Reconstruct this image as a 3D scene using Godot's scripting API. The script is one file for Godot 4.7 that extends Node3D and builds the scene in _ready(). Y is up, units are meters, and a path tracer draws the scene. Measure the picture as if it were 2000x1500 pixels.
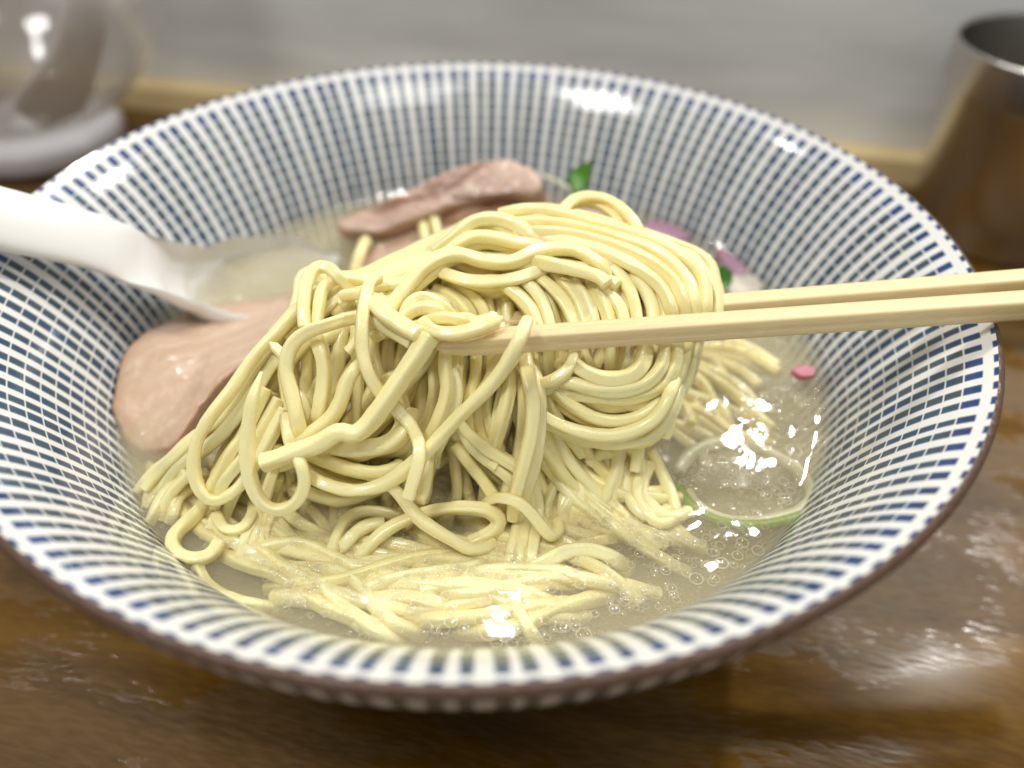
extends Node3D
# A bowl of noodles on a wooden counter, seen close. Metres; y = 0 is the counter top, the bowl stands on the origin.

const RIM_Y := 0.0756
const RIM_R := 0.105
const BROTH_Y := 0.0441
const BROTH_R := 0.0832
const COLUMNS := 160

var rng := RandomNumberGenerator.new()
var mats := {}
var noodle_mats: Array = []
var counts := {}
var mass := SurfaceTool.new()
var mass_count := 0

func _ready() -> void:
	rng.seed = 11
	set_view()
	set_light()
	make_materials()
	make_counter()
	make_bowl()
	make_broth()
	make_noodles()
	make_chopsticks()
	make_spoon()
	make_meat()
	make_garnish()
	make_tumbler()
	make_pitcher()

# ---------------------------------------------------------------- camera and light
func set_view() -> void:
	var cam := Camera3D.new()
	cam.name = "camera"
	var att := CameraAttributesPhysical.new()
	att.frustum_focal_length = 25.6000
	att.frustum_focus_distance = 0.1525
	att.exposure_aperture = 5.818
	att.frustum_near = 0.01
	att.frustum_far = 20.0
	cam.attributes = att
	cam.near = 0.01
	cam.far = 20.0
	cam.fov = 50.2297
	cam.transform = Transform3D(Basis(Vector3(0.999025, 0.014388, 0.041727), Vector3(0.016625, 0.753088, -0.657710), Vector3(-0.040887, 0.657763, 0.752115)), Vector3(0.000000, 0.169304, 0.156487))
	add_child(cam)
	cam.current = true

func set_light() -> void:
	var we := WorldEnvironment.new()
	we.name = "world_environment"
	var e := Environment.new()
	e.background_mode = Environment.BG_COLOR
	e.background_color = Color(0.60, 0.595, 0.585)
	e.background_energy_multiplier = 1.0
	e.tonemap_mode = Environment.TONE_MAPPER_LINEAR
	e.tonemap_exposure = 0.94
	e.sdfgi_enabled = true
	e.ssao_enabled = true
	e.ssil_enabled = true
	e.volumetric_fog_enabled = true
	e.volumetric_fog_density = 0.0
	we.environment = e
	add_child(we)
	# a row of small ceiling lamps over the counter and one added fill light, all out of the frame
	var white := Color(1.0, 0.99, 0.97)
	var at := Vector3(0.0, 0.05, 0.0)
	var spot := Vector2(0.04, 0.04)
	lamp("ceiling_or_fill_lamp", Vector3(0.40, 1.0, -0.65), at, spot, 0.28, white)
	lamp("ceiling_or_fill_lamp", Vector3(0.51, 1.0, -0.92), at, spot, 0.14, white)
	lamp("ceiling_or_fill_lamp", Vector3(0.76, 1.0, -0.60), at, spot, 0.75, white)
	lamp("ceiling_or_fill_lamp", Vector3(0.03, 1.0, -0.53), at, spot * 0.6, 0.20, white)
	lamp("ceiling_or_fill_lamp", Vector3(-0.60, 1.0, -0.40), at, spot, 0.12, white)
	lamp("ceiling_or_fill_lamp", Vector3(-0.42, 1.1, 0.28), at, spot * 6.0, 0.62, white)
	lamp("ceiling_or_fill_lamp", Vector3(0.22, 1.1, 0.36), at, spot * 8.0, 0.26, white)  # added fill from above the front to brighten the noodles, no known lamp

func lamp(called: String, from: Vector3, to: Vector3, size: Vector2, energy: float, tint: Color) -> void:
	var l := AreaLight3D.new()
	l.name = called
	l.area_size = size
	l.area_normalize_energy = true
	l.light_energy = energy
	l.light_color = tint
	l.shadow_enabled = true
	l.area_range = 8.0
	add_child(l, true)
	l.look_at_from_position(from, to, Vector3.UP)

# ---------------------------------------------------------------- helpers
func numbered(called: String) -> String:
	var n: int = counts.get(called, 0)
	counts[called] = n + 1
	return called if n == 0 else "%s_%03d" % [called, n]

func tag(o: Node3D, label: String, category: String, group := "") -> Node3D:
	o.set_meta("label", label)
	o.set_meta("category", category)
	if group != "":
		o.set_meta("group", group)
	return o

func thing(called: String, label: String, category: String, group := "", where := Vector3.ZERO) -> Node3D:
	var o := Node3D.new()
	o.name = numbered(called)
	o.position = where
	add_child(o, true)
	return tag(o, label, category, group)

func put(called: String, mesh: Mesh, mat: Material, parent: Node = null) -> MeshInstance3D:
	var o := MeshInstance3D.new()
	o.name = numbered(called) if parent == null else called
	o.mesh = mesh
	o.material_override = mat
	if parent == null:
		add_child(o, true)
	else:
		parent.add_child(o, true)
	return o

func lin(r: float, g: float, b: float, a := 1.0) -> Color:
	var c := Color(r, g, b).linear_to_srgb()
	c.a = a
	return c

func arrays_mesh(v: PackedVector3Array, n: PackedVector3Array, uv: PackedVector2Array, ix: PackedInt32Array, col := PackedColorArray()) -> ArrayMesh:
	var a := []
	a.resize(Mesh.ARRAY_MAX)
	a[Mesh.ARRAY_VERTEX] = v
	a[Mesh.ARRAY_NORMAL] = n
	if uv.size() > 0:
		a[Mesh.ARRAY_TEX_UV] = uv
	if col.size() > 0:
		a[Mesh.ARRAY_COLOR] = col
	a[Mesh.ARRAY_INDEX] = ix
	var m := ArrayMesh.new()
	m.add_surface_from_arrays(Mesh.PRIMITIVE_TRIANGLES, a)
	return m

# grid of rows x cols points -> smooth mesh; normals from the grid; flip turns the faces over
func grid_mesh(p: PackedVector3Array, rows: int, cols: int, wrap: bool, flip := false, uv := PackedVector2Array(), col := PackedColorArray()) -> ArrayMesh:
	var n := PackedVector3Array()
	n.resize(p.size())
	var ix := PackedInt32Array()
	var span := cols if wrap else cols - 1
	for i in rows - 1:
		for j in span:
			var a := i * cols + j
			var b := i * cols + (j + 1) % cols
			var c := a + cols
			var d := b + cols
			var fn := (p[b] - p[a]).cross(p[c] - p[a]) + (p[d] - p[b]).cross(p[c] - p[b])
			if flip:
				fn = -fn
				ix.append_array(PackedInt32Array([a, c, b, b, c, d]))
			else:
				ix.append_array(PackedInt32Array([a, b, c, b, d, c]))
			n[a] -= fn
			n[b] -= fn
			n[c] -= fn
			n[d] -= fn
	for i in n.size():
		n[i] = -n[i].normalized() if n[i].length() > 0.0 else Vector3.UP
	# clockwise fronts: the order above faces along fn, so turn it over
	for i in range(0, ix.size(), 3):
		var t := ix[i + 1]
		ix[i + 1] = ix[i + 2]
		ix[i + 2] = t
	return arrays_mesh(p, n, uv, ix, col)

func lathe(profile: Array, seg: int, uv_len := 0.0, u_times := 1.0, s0 := 0.0, flip := false) -> ArrayMesh:
	# profile: Vector2(radius, height); a walk up faces outwards, flip turns the faces over
	var p := PackedVector3Array()
	var uv := PackedVector2Array()
	var s := s0
	for i in profile.size():
		if i > 0:
			s += (profile[i] - profile[i - 1]).length()
		for j in seg + 1:
			var a := TAU * j / seg + PI
			p.append(Vector3(sin(a) * profile[i].x, profile[i].y, cos(a) * profile[i].x))
			uv.append(Vector2(u_times * j / seg, s / uv_len if uv_len > 0.0 else 0.0))
	return grid_mesh(p, profile.size(), seg + 1, false, flip, uv)

func smooth_line(pts: Array, step: float) -> Array:
	var c := PackedVector3Array()
	var np := pts.size()
	for i in np - 1:
		var p0: Vector3 = pts[maxi(i - 1, 0)]
		var p1: Vector3 = pts[i]
		var p2: Vector3 = pts[i + 1]
		var p3: Vector3 = pts[mini(i + 2, np - 1)]
		var n := maxi(2, int(p1.distance_to(p2) / step))
		for k in n:
			c.append(p1.cubic_interpolate(p2, p0, p3, float(k) / n))
	c.append(pts[np - 1])
	return Array(c)

func smooth2(pts: Array, step: float) -> Array:
	var v := []
	for q in pts:
		v.append(Vector3(q.x, q.y, 0))
	var out := []
	for q in smooth_line(v, step):
		out.append(Vector2(q.x, q.y))
	return out

# a swept strand with a slightly squarish section, uneven width and cut ends
func strand_mesh(pts: Array, radius: float, sides: int, step: float, rough: float, seed_n: int, square := 0.07, taper := 0) -> ArrayMesh:
	var line := smooth_line(pts, step)
	for pass_n in 2:
		for i in range(1, line.size() - 1):
			line[i] = (line[i - 1] + line[i] * 2.0 + line[i + 1]) * 0.25
	var n := line.size()
	var v := PackedVector3Array()
	var nm := PackedVector3Array()
	var uv := PackedVector2Array()
	var ix := PackedInt32Array()
	var t: Vector3 = (line[1] - line[0]).normalized()
	var side := t.cross(Vector3(0.31, 0.87, 0.38)).normalized()
	var noise := FastNoiseLite.new()
	noise.seed = seed_n
	noise.frequency = 1.0
	var twist0 := float(seed_n % 7)
	var run := 0.0
	var rings: Array = []
	for i in n:
		var a: Vector3 = line[maxi(i - 1, 0)]
		var b: Vector3 = line[mini(i + 1, n - 1)]
		t = (b - a).normalized()
		if i > 0:
			run += line[i].distance_to(line[i - 1])
		side = (side - t * side.dot(t)).normalized()
		var up := t.cross(side)
		var wide := radius * (1.0 + rough * noise.get_noise_1d(run * 60.0) + 0.5 * rough * noise.get_noise_1d(run * 310.0 + 50.0))
		if taper & 1 and i < n / 6:
			wide *= 0.35 + 0.65 * smoothstep(0.0, 1.0, float(i) / (n / 6))
		if taper & 2 and i > n - n / 6:
			wide *= 0.35 + 0.65 * smoothstep(0.0, 1.0, float(n - 1 - i) / (n / 6))
		var flat := 1.0 + 0.26 * noise.get_noise_1d(run * 45.0 + 900.0)
		var tw := twist0 + 1.1 * noise.get_noise_1d(run * 25.0 + 300.0)
		for k in sides:
			var ang := TAU * k / sides
			var rr := wide * (1.0 + square * cos(4.0 * (ang + tw)) + 0.02 * cos(11.0 * ang + tw))
			var x := cos(ang) * rr * flat
			var y := sin(ang) * rr / flat
			var w := side * x + up * y
			v.append(line[i] + w)
			var drr := -4.0 * square * sin(4.0 * (ang + tw)) - 0.22 * sin(11.0 * ang + tw)
			var nx := cos(ang) + drr * sin(ang)
			var ny := sin(ang) - drr * cos(ang)
			nm.append((side * nx / flat + up * ny * flat).normalized())
			uv.append(Vector2(run * 200.0, float(k) / sides))
	for i in n - 1:
		for k in sides:
			var a := i * sides + k
			var b := i * sides + (k + 1) % sides
			ix.append_array(PackedInt32Array([a, a + sides, b, b, a + sides, b + sides]))
	for e in 2:
		var ring := 0 if e == 0 else (n - 1) * sides
		var out_dir: Vector3 = (line[0] - line[1]).normalized() if e == 0 else (line[n - 1] - line[n - 2]).normalized()
		var base := v.size()
		# a small chamfer, then the cut face
		var mid: Vector3 = line[0] if e == 0 else line[n - 1]
		for k in sides:
			v.append(mid + (v[ring + k] - mid) * 0.86 + out_dir * radius * 0.16)
			nm.append((out_dir + nm[ring + k] * 0.5).normalized())
			uv.append(uv[ring + k])
		v.append(mid + out_dir * radius * 0.22)
		nm.append(out_dir)
		uv.append(Vector2.ZERO)
		for k in sides:
			var k2 := (k + 1) % sides
			if e == 0:
				ix.append_array(PackedInt32Array([base + k, ring + k, base + k2, base + k2, ring + k, ring + k2, base + sides, base + k, base + k2]))
			else:
				ix.append_array(PackedInt32Array([ring + k, base + k, ring + k2, ring + k2, base + k, base + k2, base + sides, base + k2, base + k]))
	return arrays_mesh(v, nm, uv, ix)

func from_tenths(flat: Array) -> Array:
	var out := []
	for i in range(0, flat.size(), 3):
		out.append(Vector3(flat[i], flat[i + 1], flat[i + 2]) * 0.0001)
	return out

# ---------------------------------------------------------------- materials
func noise_tex(size: int, freq: float, kind: int, octaves: int, seed_n: int, normal := false, strength := 4.0) -> NoiseTexture2D:
	var f := FastNoiseLite.new()
	f.noise_type = kind
	f.frequency = freq
	f.fractal_octaves = octaves
	f.seed = seed_n
	var t := NoiseTexture2D.new()
	t.width = size
	t.height = size
	t.seamless = true
	t.noise = f
	t.as_normal_map = normal
	t.bump_strength = strength
	return t

func plain(r: float, g: float, b: float, rough: float, spec := 0.5) -> StandardMaterial3D:
	var m := StandardMaterial3D.new()
	m.albedo_color = lin(r, g, b)
	m.roughness = rough
	m.metallic_specular = spec
	return m

func make_materials() -> void:
	var wet := noise_tex(256, 0.03, FastNoiseLite.TYPE_SIMPLEX_SMOOTH, 4, 3)
	for k in 3:
		var m := plain([0.96, 0.965, 0.95][k], [0.835, 0.85, 0.81][k], [0.415, 0.45, 0.37][k], 0.36)
		m.subsurf_scatter_enabled = true
		m.subsurf_scatter_strength = 0.15
		m.heightmap_enabled = true
		m.heightmap_texture = wet
		m.heightmap_scale = 0.007
		m.uv1_triplanar = true
		m.uv1_scale = Vector3.ONE * 260.0
		m.clearcoat_enabled = true
		m.clearcoat = 0.5
		m.clearcoat_roughness = 0.08
		noodle_mats.append(m)
	var chop := plain(1, 1, 1, 0.42)
	chop.albedo_texture = wood_grain_tex()
	chop.uv1_scale = Vector3(1, 1, 1)
	mats.chop = chop
	mats.white = plain(0.87, 0.865, 0.85, 0.2)
	mats.steel = plain(0.60, 0.575, 0.545, 0.26)
	mats.steel.metallic = 1.0
	mats.brown_lip = plain(0.10, 0.055, 0.035, 0.42)
	mats.brown_lip.heightmap_enabled = true
	mats.brown_lip.heightmap_texture = wet
	mats.brown_lip.heightmap_scale = 0.03
	mats.brown_lip.uv1_triplanar = true
	mats.brown_lip.uv1_scale = Vector3.ONE * 60.0

func wood_grain_tex() -> ImageTexture:
	var w := 1024
	var h := 128
	var im := Image.create(w, h, false, Image.FORMAT_RGB8)
	var f := FastNoiseLite.new()
	f.seed = 21
	f.frequency = 1.0
	for y in h:
		var line_n := f.get_noise_1d(y * 0.35) * 0.5 + f.get_noise_1d(y * 1.1 + 70.0) * 0.5
		for x in w:
			var g := line_n + 0.35 * f.get_noise_2d(x * 0.012, y * 0.5) + 0.3 * f.get_noise_2d(x * 0.05, y * 1.5 + 40.0)
			var t := clampf(0.5 + 0.75 * g, 0.0, 1.0)
			im.set_pixel(x, y, lin(0.66, 0.48, 0.22).lerp(lin(0.86, 0.72, 0.43), t))
	return ImageTexture.create_from_image(im)

# ---------------------------------------------------------------- counter and wall
func make_counter() -> void:
	var yaw := -0.2368
	var n := 1500
	var span := 0.60
	var col := Image.create(n, n, false, Image.FORMAT_RGB8)
	var orm := Image.create(n, n, false, Image.FORMAT_RGB8)
	var hgt := Image.create(n, n, false, Image.FORMAT_L8)
	var f := FastNoiseLite.new()
	f.seed = 5
	f.frequency = 1.0
	f.fractal_octaves = 3
	var g := FastNoiseLite.new()
	g.seed = 9
	g.frequency = 1.0
	g.fractal_octaves = 2
	for y in n:
		var ym := (float(y) / n - 0.5) * span
		for x in n:
			var xm := (float(x) / n - 0.5) * span
			var warp := 0.004 * g.get_noise_2d(xm * 9.0, ym * 9.0)
			var fine := g.get_noise_2d(xm * 130.0, (ym + warp) * 700.0)
			var broad := f.get_noise_2d(xm * 5.0, (ym + warp) * 55.0)
			var edge_n := f.get_noise_2d(xm * 16.0 + 3.0, ym * 30.0)
			var smooth_patch := smoothstep(0.016, -0.002, Vector2(maxf(0.1186 - xm, 0.0), maxf(0.0505 - ym, 0.0)).length() - 0.012 + 0.012 * edge_n)   # smoother, more golden patch in the near right corner
			var worn := smoothstep(-0.07, 0.07, edge_n + 0.30 * fine + 0.12) * (1.0 - smooth_patch)
			var t := clampf(0.5 + 0.9 * broad + 0.35 * fine, 0.0, 1.0)
			var varnish := Color(0.095, 0.045, 0.005).lerp(Color(0.19, 0.096, 0.013), t)
			var bare := Color(0.080, 0.043, 0.013).lerp(Color(0.160, 0.092, 0.032), t)
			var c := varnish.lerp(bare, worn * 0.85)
			col.set_pixel(x, y, c.linear_to_srgb())
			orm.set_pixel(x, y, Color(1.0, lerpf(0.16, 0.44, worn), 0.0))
			var hv := clampf(0.5 + worn * 0.42 * fine + 0.04 * broad, 0.0, 1.0)
			hgt.set_pixel(x, y, Color(hv, hv, hv))
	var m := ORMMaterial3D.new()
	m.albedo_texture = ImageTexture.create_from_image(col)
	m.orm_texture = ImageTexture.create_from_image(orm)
	m.heightmap_enabled = true
	m.heightmap_texture = ImageTexture.create_from_image(hgt)
	m.heightmap_scale = 0.019
	m.metallic_specular = 0.33
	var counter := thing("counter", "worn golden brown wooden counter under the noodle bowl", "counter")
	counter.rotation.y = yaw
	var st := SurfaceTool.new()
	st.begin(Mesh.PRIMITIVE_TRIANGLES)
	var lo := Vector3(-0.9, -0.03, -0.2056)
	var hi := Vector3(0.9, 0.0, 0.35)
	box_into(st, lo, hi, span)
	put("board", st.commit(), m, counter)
	# raised strip along the wall
	var wood := plain(0.86, 0.68, 0.36, 0.35)
	var strip := thing("wooden_ledge", "narrow pale wooden ledge where the counter meets the grey wall", "ledge")
	strip.rotation.y = yaw
	st = SurfaceTool.new()
	st.begin(Mesh.PRIMITIVE_TRIANGLES)
	box_into(st, Vector3(-0.9, 0.0005, -0.2056 - 0.012), Vector3(0.9, 0.012, -0.2056 + 0.002), 0.3)
	put("strip", st.commit(), wood, strip)
	var wm := plain(0.86, 0.885, 0.88, 0.45, 0.35)
	var wt := noise_tex(512, 0.01, FastNoiseLite.TYPE_SIMPLEX_SMOOTH, 4, 8)
	var ramp := Gradient.new()
	ramp.set_color(0, Color(0.86, 0.86, 0.87))
	ramp.set_color(1, Color(1, 1, 1))
	wt.color_ramp = ramp
	wm.albedo_texture = wt
	wm.uv1_triplanar = true
	wm.uv1_scale = Vector3(1.2, 6.0, 1.2)
	st = SurfaceTool.new()
	st.begin(Mesh.PRIMITIVE_TRIANGLES)
	box_into(st, Vector3(-1.0, -0.03, -0.2056 - 0.034), Vector3(1.0, 0.19, -0.2056 - 0.0125), 0.3)
	var wall := put("wall", st.commit(), wm)
	wall.rotation.y = yaw
	wall.set_meta("kind", "structure")

func box_into(st: SurfaceTool, lo: Vector3, hi: Vector3, span: float) -> void:
	for axis in 3:
		for s in 2:
			var u := (axis + 1) % 3
			var w := (axis + 2) % 3
			var q := []
			for k in [[0, 0], [1, 0], [1, 1], [0, 1]]:
				var p := Vector3.ZERO
				p[axis] = hi[axis] if s == 1 else lo[axis]
				p[u] = hi[u] if k[0] == 1 else lo[u]
				p[w] = hi[w] if k[1] == 1 else lo[w]
				q.append(p)
			var nrm := Vector3.ZERO
			nrm[axis] = 1.0 if s == 1 else -1.0
			var order := [0, 2, 1, 0, 3, 2] if s == 1 else [0, 1, 2, 0, 2, 3]
			for k in order:
				st.set_normal(nrm)
				var p: Vector3 = q[k]
				st.set_uv(Vector2(p.x, p.z) / span + Vector2(0.5, 0.5) if axis == 1 else Vector2(p.x + p.z, p.y) / span + Vector2(0.5, 0.5))
				st.add_vertex(p)

# ---------------------------------------------------------------- bowl
func inner_profile() -> Array:
	var p := []
	for q in [Vector2(1.0, 0.0), Vector2(0.958, -0.034), Vector2(0.915, -0.080), Vector2(0.872, -0.138), Vector2(0.832, -0.205), Vector2(0.805, -0.26), Vector2(0.79, -0.30), Vector2(0.755, -0.39), Vector2(0.68, -0.49), Vector2(0.54, -0.565), Vector2(0.3, -0.60), Vector2(0.0, -0.605)]:
		p.append(Vector2(q.x * RIM_R, RIM_Y + q.y * RIM_R))
	return smooth2(p, 0.0015)

func dash_tex() -> ImageTexture:
	# a quarter of the print: 38 columns across, 24 rows from the rim inwards
	var w := 2048
	var h := 1152
	var cols := 38
	var rows := 24
	var im := Image.create(w, h, false, Image.FORMAT_RGB8)
	var white := Color(0.79, 0.79, 0.765).linear_to_srgb()
	im.fill(white)
	var r := RandomNumberGenerator.new()
	r.seed = 77
	var cw := float(w) / cols
	var rh := float(h) / rows
	for c in cols:
		var strong := r.randf()
		var half := cw * r.randf_range(0.225, 0.285)
		var cx := (c + 0.5) * cw + r.randf_range(-0.07, 0.07) * cw
		var wob := r.randf() * 10.0
		for k in rows + 1:
			var y0 := rh * (k + 0.05) + rh * 0.72
			var y1 := rh * (k + 0.95) + rh * 0.72
			if k == rows:   # dots on the very edge
				y0 = -4.0
				y1 = rh * 0.22
			var deep := r.randf()
			var ink := Color(0.045, 0.070, 0.095).lerp(Color(0.032, 0.074, 0.140), clampf(strong * 0.6 + deep * 0.4, 0.0, 1.0))
			ink = ink.lerp(Color(0.10, 0.13, 0.155), 0.45 * r.randf() * (1.0 - strong))
			if k == 0 or k == rows:
				ink = Color(0.025, 0.06, 0.21).lerp(Color(0.02, 0.05, 0.13), deep)
			var fx := cx + sin(k * 0.7 + wob) * 0.02 * cw
			var hw := half * r.randf_range(0.92, 1.06) * (1.0 if k == rows else 1.0 / (1.0 - 0.0195 * k))
			for y in range(maxi(0, int(y0) - 3), mini(h, int(y1) + 4)):
				var ey := clampf(minf(y - y0, y1 - y) / 4.0 + 0.5, 0.0, 1.0)
				for x in range(int(fx - hw) - 4, int(fx + hw) + 5):
					var ex := clampf((hw - absf(x - fx)) / 5.0 + 0.5, 0.0, 1.0)
					var a := ex * ey
					if a > 0.0:
						var pool := 0.82 + 0.18 * clampf((hw - absf(x - fx)) / (hw * 0.5), 0.0, 1.0)
						var xx := (x + w) % w
						im.set_pixel(xx, y, white.lerp(ink.linear_to_srgb(), a * pool))
	return ImageTexture.create_from_image(im)

func make_bowl() -> void:
	var bowl := thing("noodle_bowl", "wide white bowl printed with rows of small blue dashes and a brown edge", "bowl")
	var glaze := plain(1, 1, 1, 0.12)
	glaze.albedo_texture = dash_tex()
	glaze.metallic_specular = 0.5
	var inner := inner_profile()
	var row_len := 0.0034 * 24.0
	put("inside", lathe(inner, 240, row_len, 4.0, 0.0), glaze, bowl)
	# rounded lip and outer wall
	var lip := []
	for k in 9:
		var a := PI * (1.0 - k / 8.0) * 0.5
		lip.append(Vector2(RIM_R + 0.0014 * cos(a), RIM_Y - 0.0013 + 0.0013 * sin(a)))
	lip.append(Vector2(RIM_R + 0.0013, RIM_Y - 0.0017))
	lip.append(Vector2(RIM_R + 0.0009, RIM_Y - 0.0021))
	put("lip", lathe(lip, 240, 0.0, 1.0, 0.0, true), mats.brown_lip, bowl)
	var outer := []
	for q in [Vector2(1.008, -0.0205), Vector2(1.003, -0.042), Vector2(0.988, -0.086), Vector2(0.960, -0.140), Vector2(0.905, -0.205), Vector2(0.842, -0.285), Vector2(0.80, -0.38), Vector2(0.73, -0.49), Vector2(0.60, -0.58), Vector2(0.48, -0.625), Vector2(0.43, -0.64)]:
		outer.append(Vector2(q.x * RIM_R, RIM_Y + q.y * RIM_R))
	put("outside", lathe(smooth2(outer, 0.002), 240, row_len, 4.0, 0.0045, true), glaze, bowl)
	var foot := []
	for q in [Vector2(0.43, -0.64), Vector2(0.425, -0.70), Vector2(0.415, -0.7195), Vector2(0.37, -0.7195), Vector2(0.36, -0.69), Vector2(0.35, -0.65), Vector2(0.0, -0.645)]:
		foot.append(Vector2(q.x * RIM_R, RIM_Y + q.y * RIM_R))
	put("foot", lathe(foot, 96, 0.0, 1.0, 0.0, true), mats.white, bowl)
	var drop := dome(0.0024, 0.0009, 10, 20)
	var dm := plain(0.40, 0.27, 0.09, 0.1)
	var d := put("broth_drop", drop, dm)
	tag(d, "yellowish drop of broth on the bowl wall near the right front rim", "drop")
	d.position = Vector3(0.05464, 0.05410, 0.07390)
	d.basis = Basis(Vector3.UP, 0.9) * Basis(Vector3(0, 0, 1), 0.9) * Basis.from_scale(Vector3(1.0, 1.0, 1.5))

func dome(r: float, h: float, rings: int, seg: int) -> ArrayMesh:
	var prof := []
	for i in rings + 1:
		var a := PI * 0.5 * i / rings
		prof.append(Vector2(r * sin(a), h * cos(a)))
	return lathe(prof, seg, 0.0, 1.0, 0.0, true)

# ---------------------------------------------------------------- broth
func make_broth() -> void:
	# the surface, with ripples that rise a little at the wall
	var f := FastNoiseLite.new()
	f.seed = 31
	f.frequency = 1.0
	f.fractal_octaves = 3
	var rows := 170
	var cols := 380
	var p := PackedVector3Array()
	for i in rows:
		var t := float(rows - 1 - i) / (rows - 1)
		for j in cols:
			var a := TAU * j / cols
			var r := BROTH_R * t
			var x := sin(a) * r
			var z := cos(a) * r
			var y := 0.00009 * f.get_noise_2d(x * 85.0, z * 85.0) + 0.00003 * f.get_noise_2d(x * 420.0 + 9.0, z * 420.0)
			y += 0.0011 * exp(-(BROTH_R - r) / 0.0011)
			p.append(Vector3(x, BROTH_Y + y, z))
	var m := StandardMaterial3D.new()
	m.transparency = BaseMaterial3D.TRANSPARENCY_ALPHA
	m.albedo_color = lin(0.71, 0.64, 0.41, 0.08)
	m.roughness = 0.03
	m.metallic_specular = 0.5
	var broth := thing("broth", "pale cloudy broth with small oil droplets filling the bowl", "soup")
	put("surface", grid_mesh(p, rows, cols, true), m, broth)
	# the murk below: faint cloudy layers, one under the other
	var wall := inner_profile()
	var cm := StandardMaterial3D.new()
	cm.transparency = BaseMaterial3D.TRANSPARENCY_ALPHA
	cm.albedo_color = lin(0.71, 0.64, 0.41, 0.10)
	cm.roughness = 0.1
	cm.metallic_specular = 0.0
	for k in 12:
		var y := BROTH_Y - 0.0006 - 0.00075 * k - 0.00003 * k * k
		var r := 0.0
		for q in wall:
			if q.y > y - 0.0008:
				r = q.x
		put("cloudy_layer", lathe([Vector2(r + 0.0003, y), Vector2(r * 0.5, y - 0.0004), Vector2(0.0, y)], 96), cm, broth)
	# oil droplets on the surface: too many to count
	var cap := lathe([Vector2(0.0, 0.13), Vector2(0.3, 0.125), Vector2(0.6, 0.10), Vector2(0.8, 0.055), Vector2(0.92, 0.0)], 18, 0.0, 1.0, 0.0, true)
	var edge := lathe([Vector2(0.94, -0.02), Vector2(0.97, 0.05), Vector2(1.01, 0.09), Vector2(1.06, 0.06), Vector2(1.11, -0.02)], 18, 0.0, 1.0, 0.0, true)
	var om := StandardMaterial3D.new()
	om.transparency = BaseMaterial3D.TRANSPARENCY_ALPHA
	om.albedo_color = lin(0.40, 0.33, 0.17, 0.05)
	om.roughness = 0.02
	var em := StandardMaterial3D.new()
	em.transparency = BaseMaterial3D.TRANSPARENCY_ALPHA
	em.albedo_color = lin(0.92, 0.87, 0.68, 0.34)  # pale rims: light caught at the droplet edges is put into the colour
	em.roughness = 0.02
	var places: Array[Transform3D] = []
	var g := FastNoiseLite.new()
	g.seed = 4
	g.frequency = 38.0
	var tries := 0
	while places.size() < 6000 and tries < 120000:
		tries += 1
		var a := rng.randf() * TAU
		var r := sqrt(rng.randf()) * (BROTH_R - 0.0012)
		var q := Vector3(sin(a) * r, BROTH_Y + 0.0001, cos(a) * r)
		var want := 0.5 + 0.9 * g.get_noise_2d(q.x, q.z)
		want *= smoothstep(-0.03, 0.05, q.z + 0.9 * q.x - 0.02) * 0.92 + 0.08
		if rng.randf() > want:
			continue
		var s := 0.00016 + 0.00085 * pow(rng.randf(), 4.0)
		places.append(Transform3D(Basis.from_scale(Vector3(s, s, s)), q))
	for big in [[0.0174, 0.0793, 0.00130], [0.0011, 0.0783, 0.00150], [0.0042, 0.0781, 0.00170], [0.0443, 0.0521, 0.00100], [0.0395, 0.0530, 0.00110], [0.0360, 0.0525, 0.00080], [0.0176, 0.0491, 0.00090], [0.0448, 0.0651, 0.00120], [0.0393, 0.0684, 0.00120], [0.0435, 0.0627, 0.00090], [0.0482, 0.0635, 0.00100], [0.0377, 0.0672, 0.00080], [0.0364, 0.0637, 0.00080], [0.0340, 0.0665, 0.00090], [0.0499, 0.0605, 0.00110], [0.0524, 0.0624, 0.00110], [0.0433, 0.0591, 0.00080], [0.0420, 0.0603, 0.00090], [-0.0055, 0.0760, 0.00110], [-0.0033, 0.0774, 0.00090], [0.0096, 0.0760, 0.00080], [0.0283, 0.0724, 0.00080], [0.0234, 0.0744, 0.00090], [0.0196, 0.0753, 0.00070], [0.0135, 0.0777, 0.00100], [-0.0686, 0.0146, 0.00100], [-0.0652, 0.0482, 0.00130], [0.0672, 0.0365, 0.00160], [0.0737, 0.0336, 0.00150], [0.0690, 0.0185, 0.00120]]:
		places.append(Transform3D(Basis.from_scale(Vector3(big[2], big[2] * 0.7, big[2])), Vector3(big[0], BROTH_Y + 0.00008, big[1])))
	for part in [["oil_droplets", cap, om], ["oil_droplet_lit_edges", edge, em]]:
		var mm := MultiMesh.new()
		mm.transform_format = MultiMesh.TRANSFORM_3D
		mm.mesh = part[1]
		mm.instance_count = places.size()
		for i in places.size():
			mm.set_instance_transform(i, places[i])
		var mi := MultiMeshInstance3D.new()
		mi.name = part[0]
		mi.multimesh = mm
		mi.material_override = part[2]
		mi.set_meta("kind", "stuff")
		broth.add_child(mi)

# ---------------------------------------------------------------- noodles
func noodle(label: String, group: String, radius: float, tone: int, flat: Array, taper := 0) -> void:
	var n: int = counts.get("noodle", 0)
	var o := put("noodle", strand_mesh(from_tenths(flat), radius * 0.001, 14, 0.0009, 0.12, n * 13 + 5, 0.07, taper), noodle_mats[tone])
	tag(o, label, "noodle", group)

func mass_strand(radius: float, flat: Array) -> void:
	mass_count += 1
	mass.append_from(strand_mesh(from_tenths(flat), radius * 0.001, 9, 0.0014, 0.12, mass_count * 17 + 3), 0, Transform3D.IDENTITY)

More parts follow.
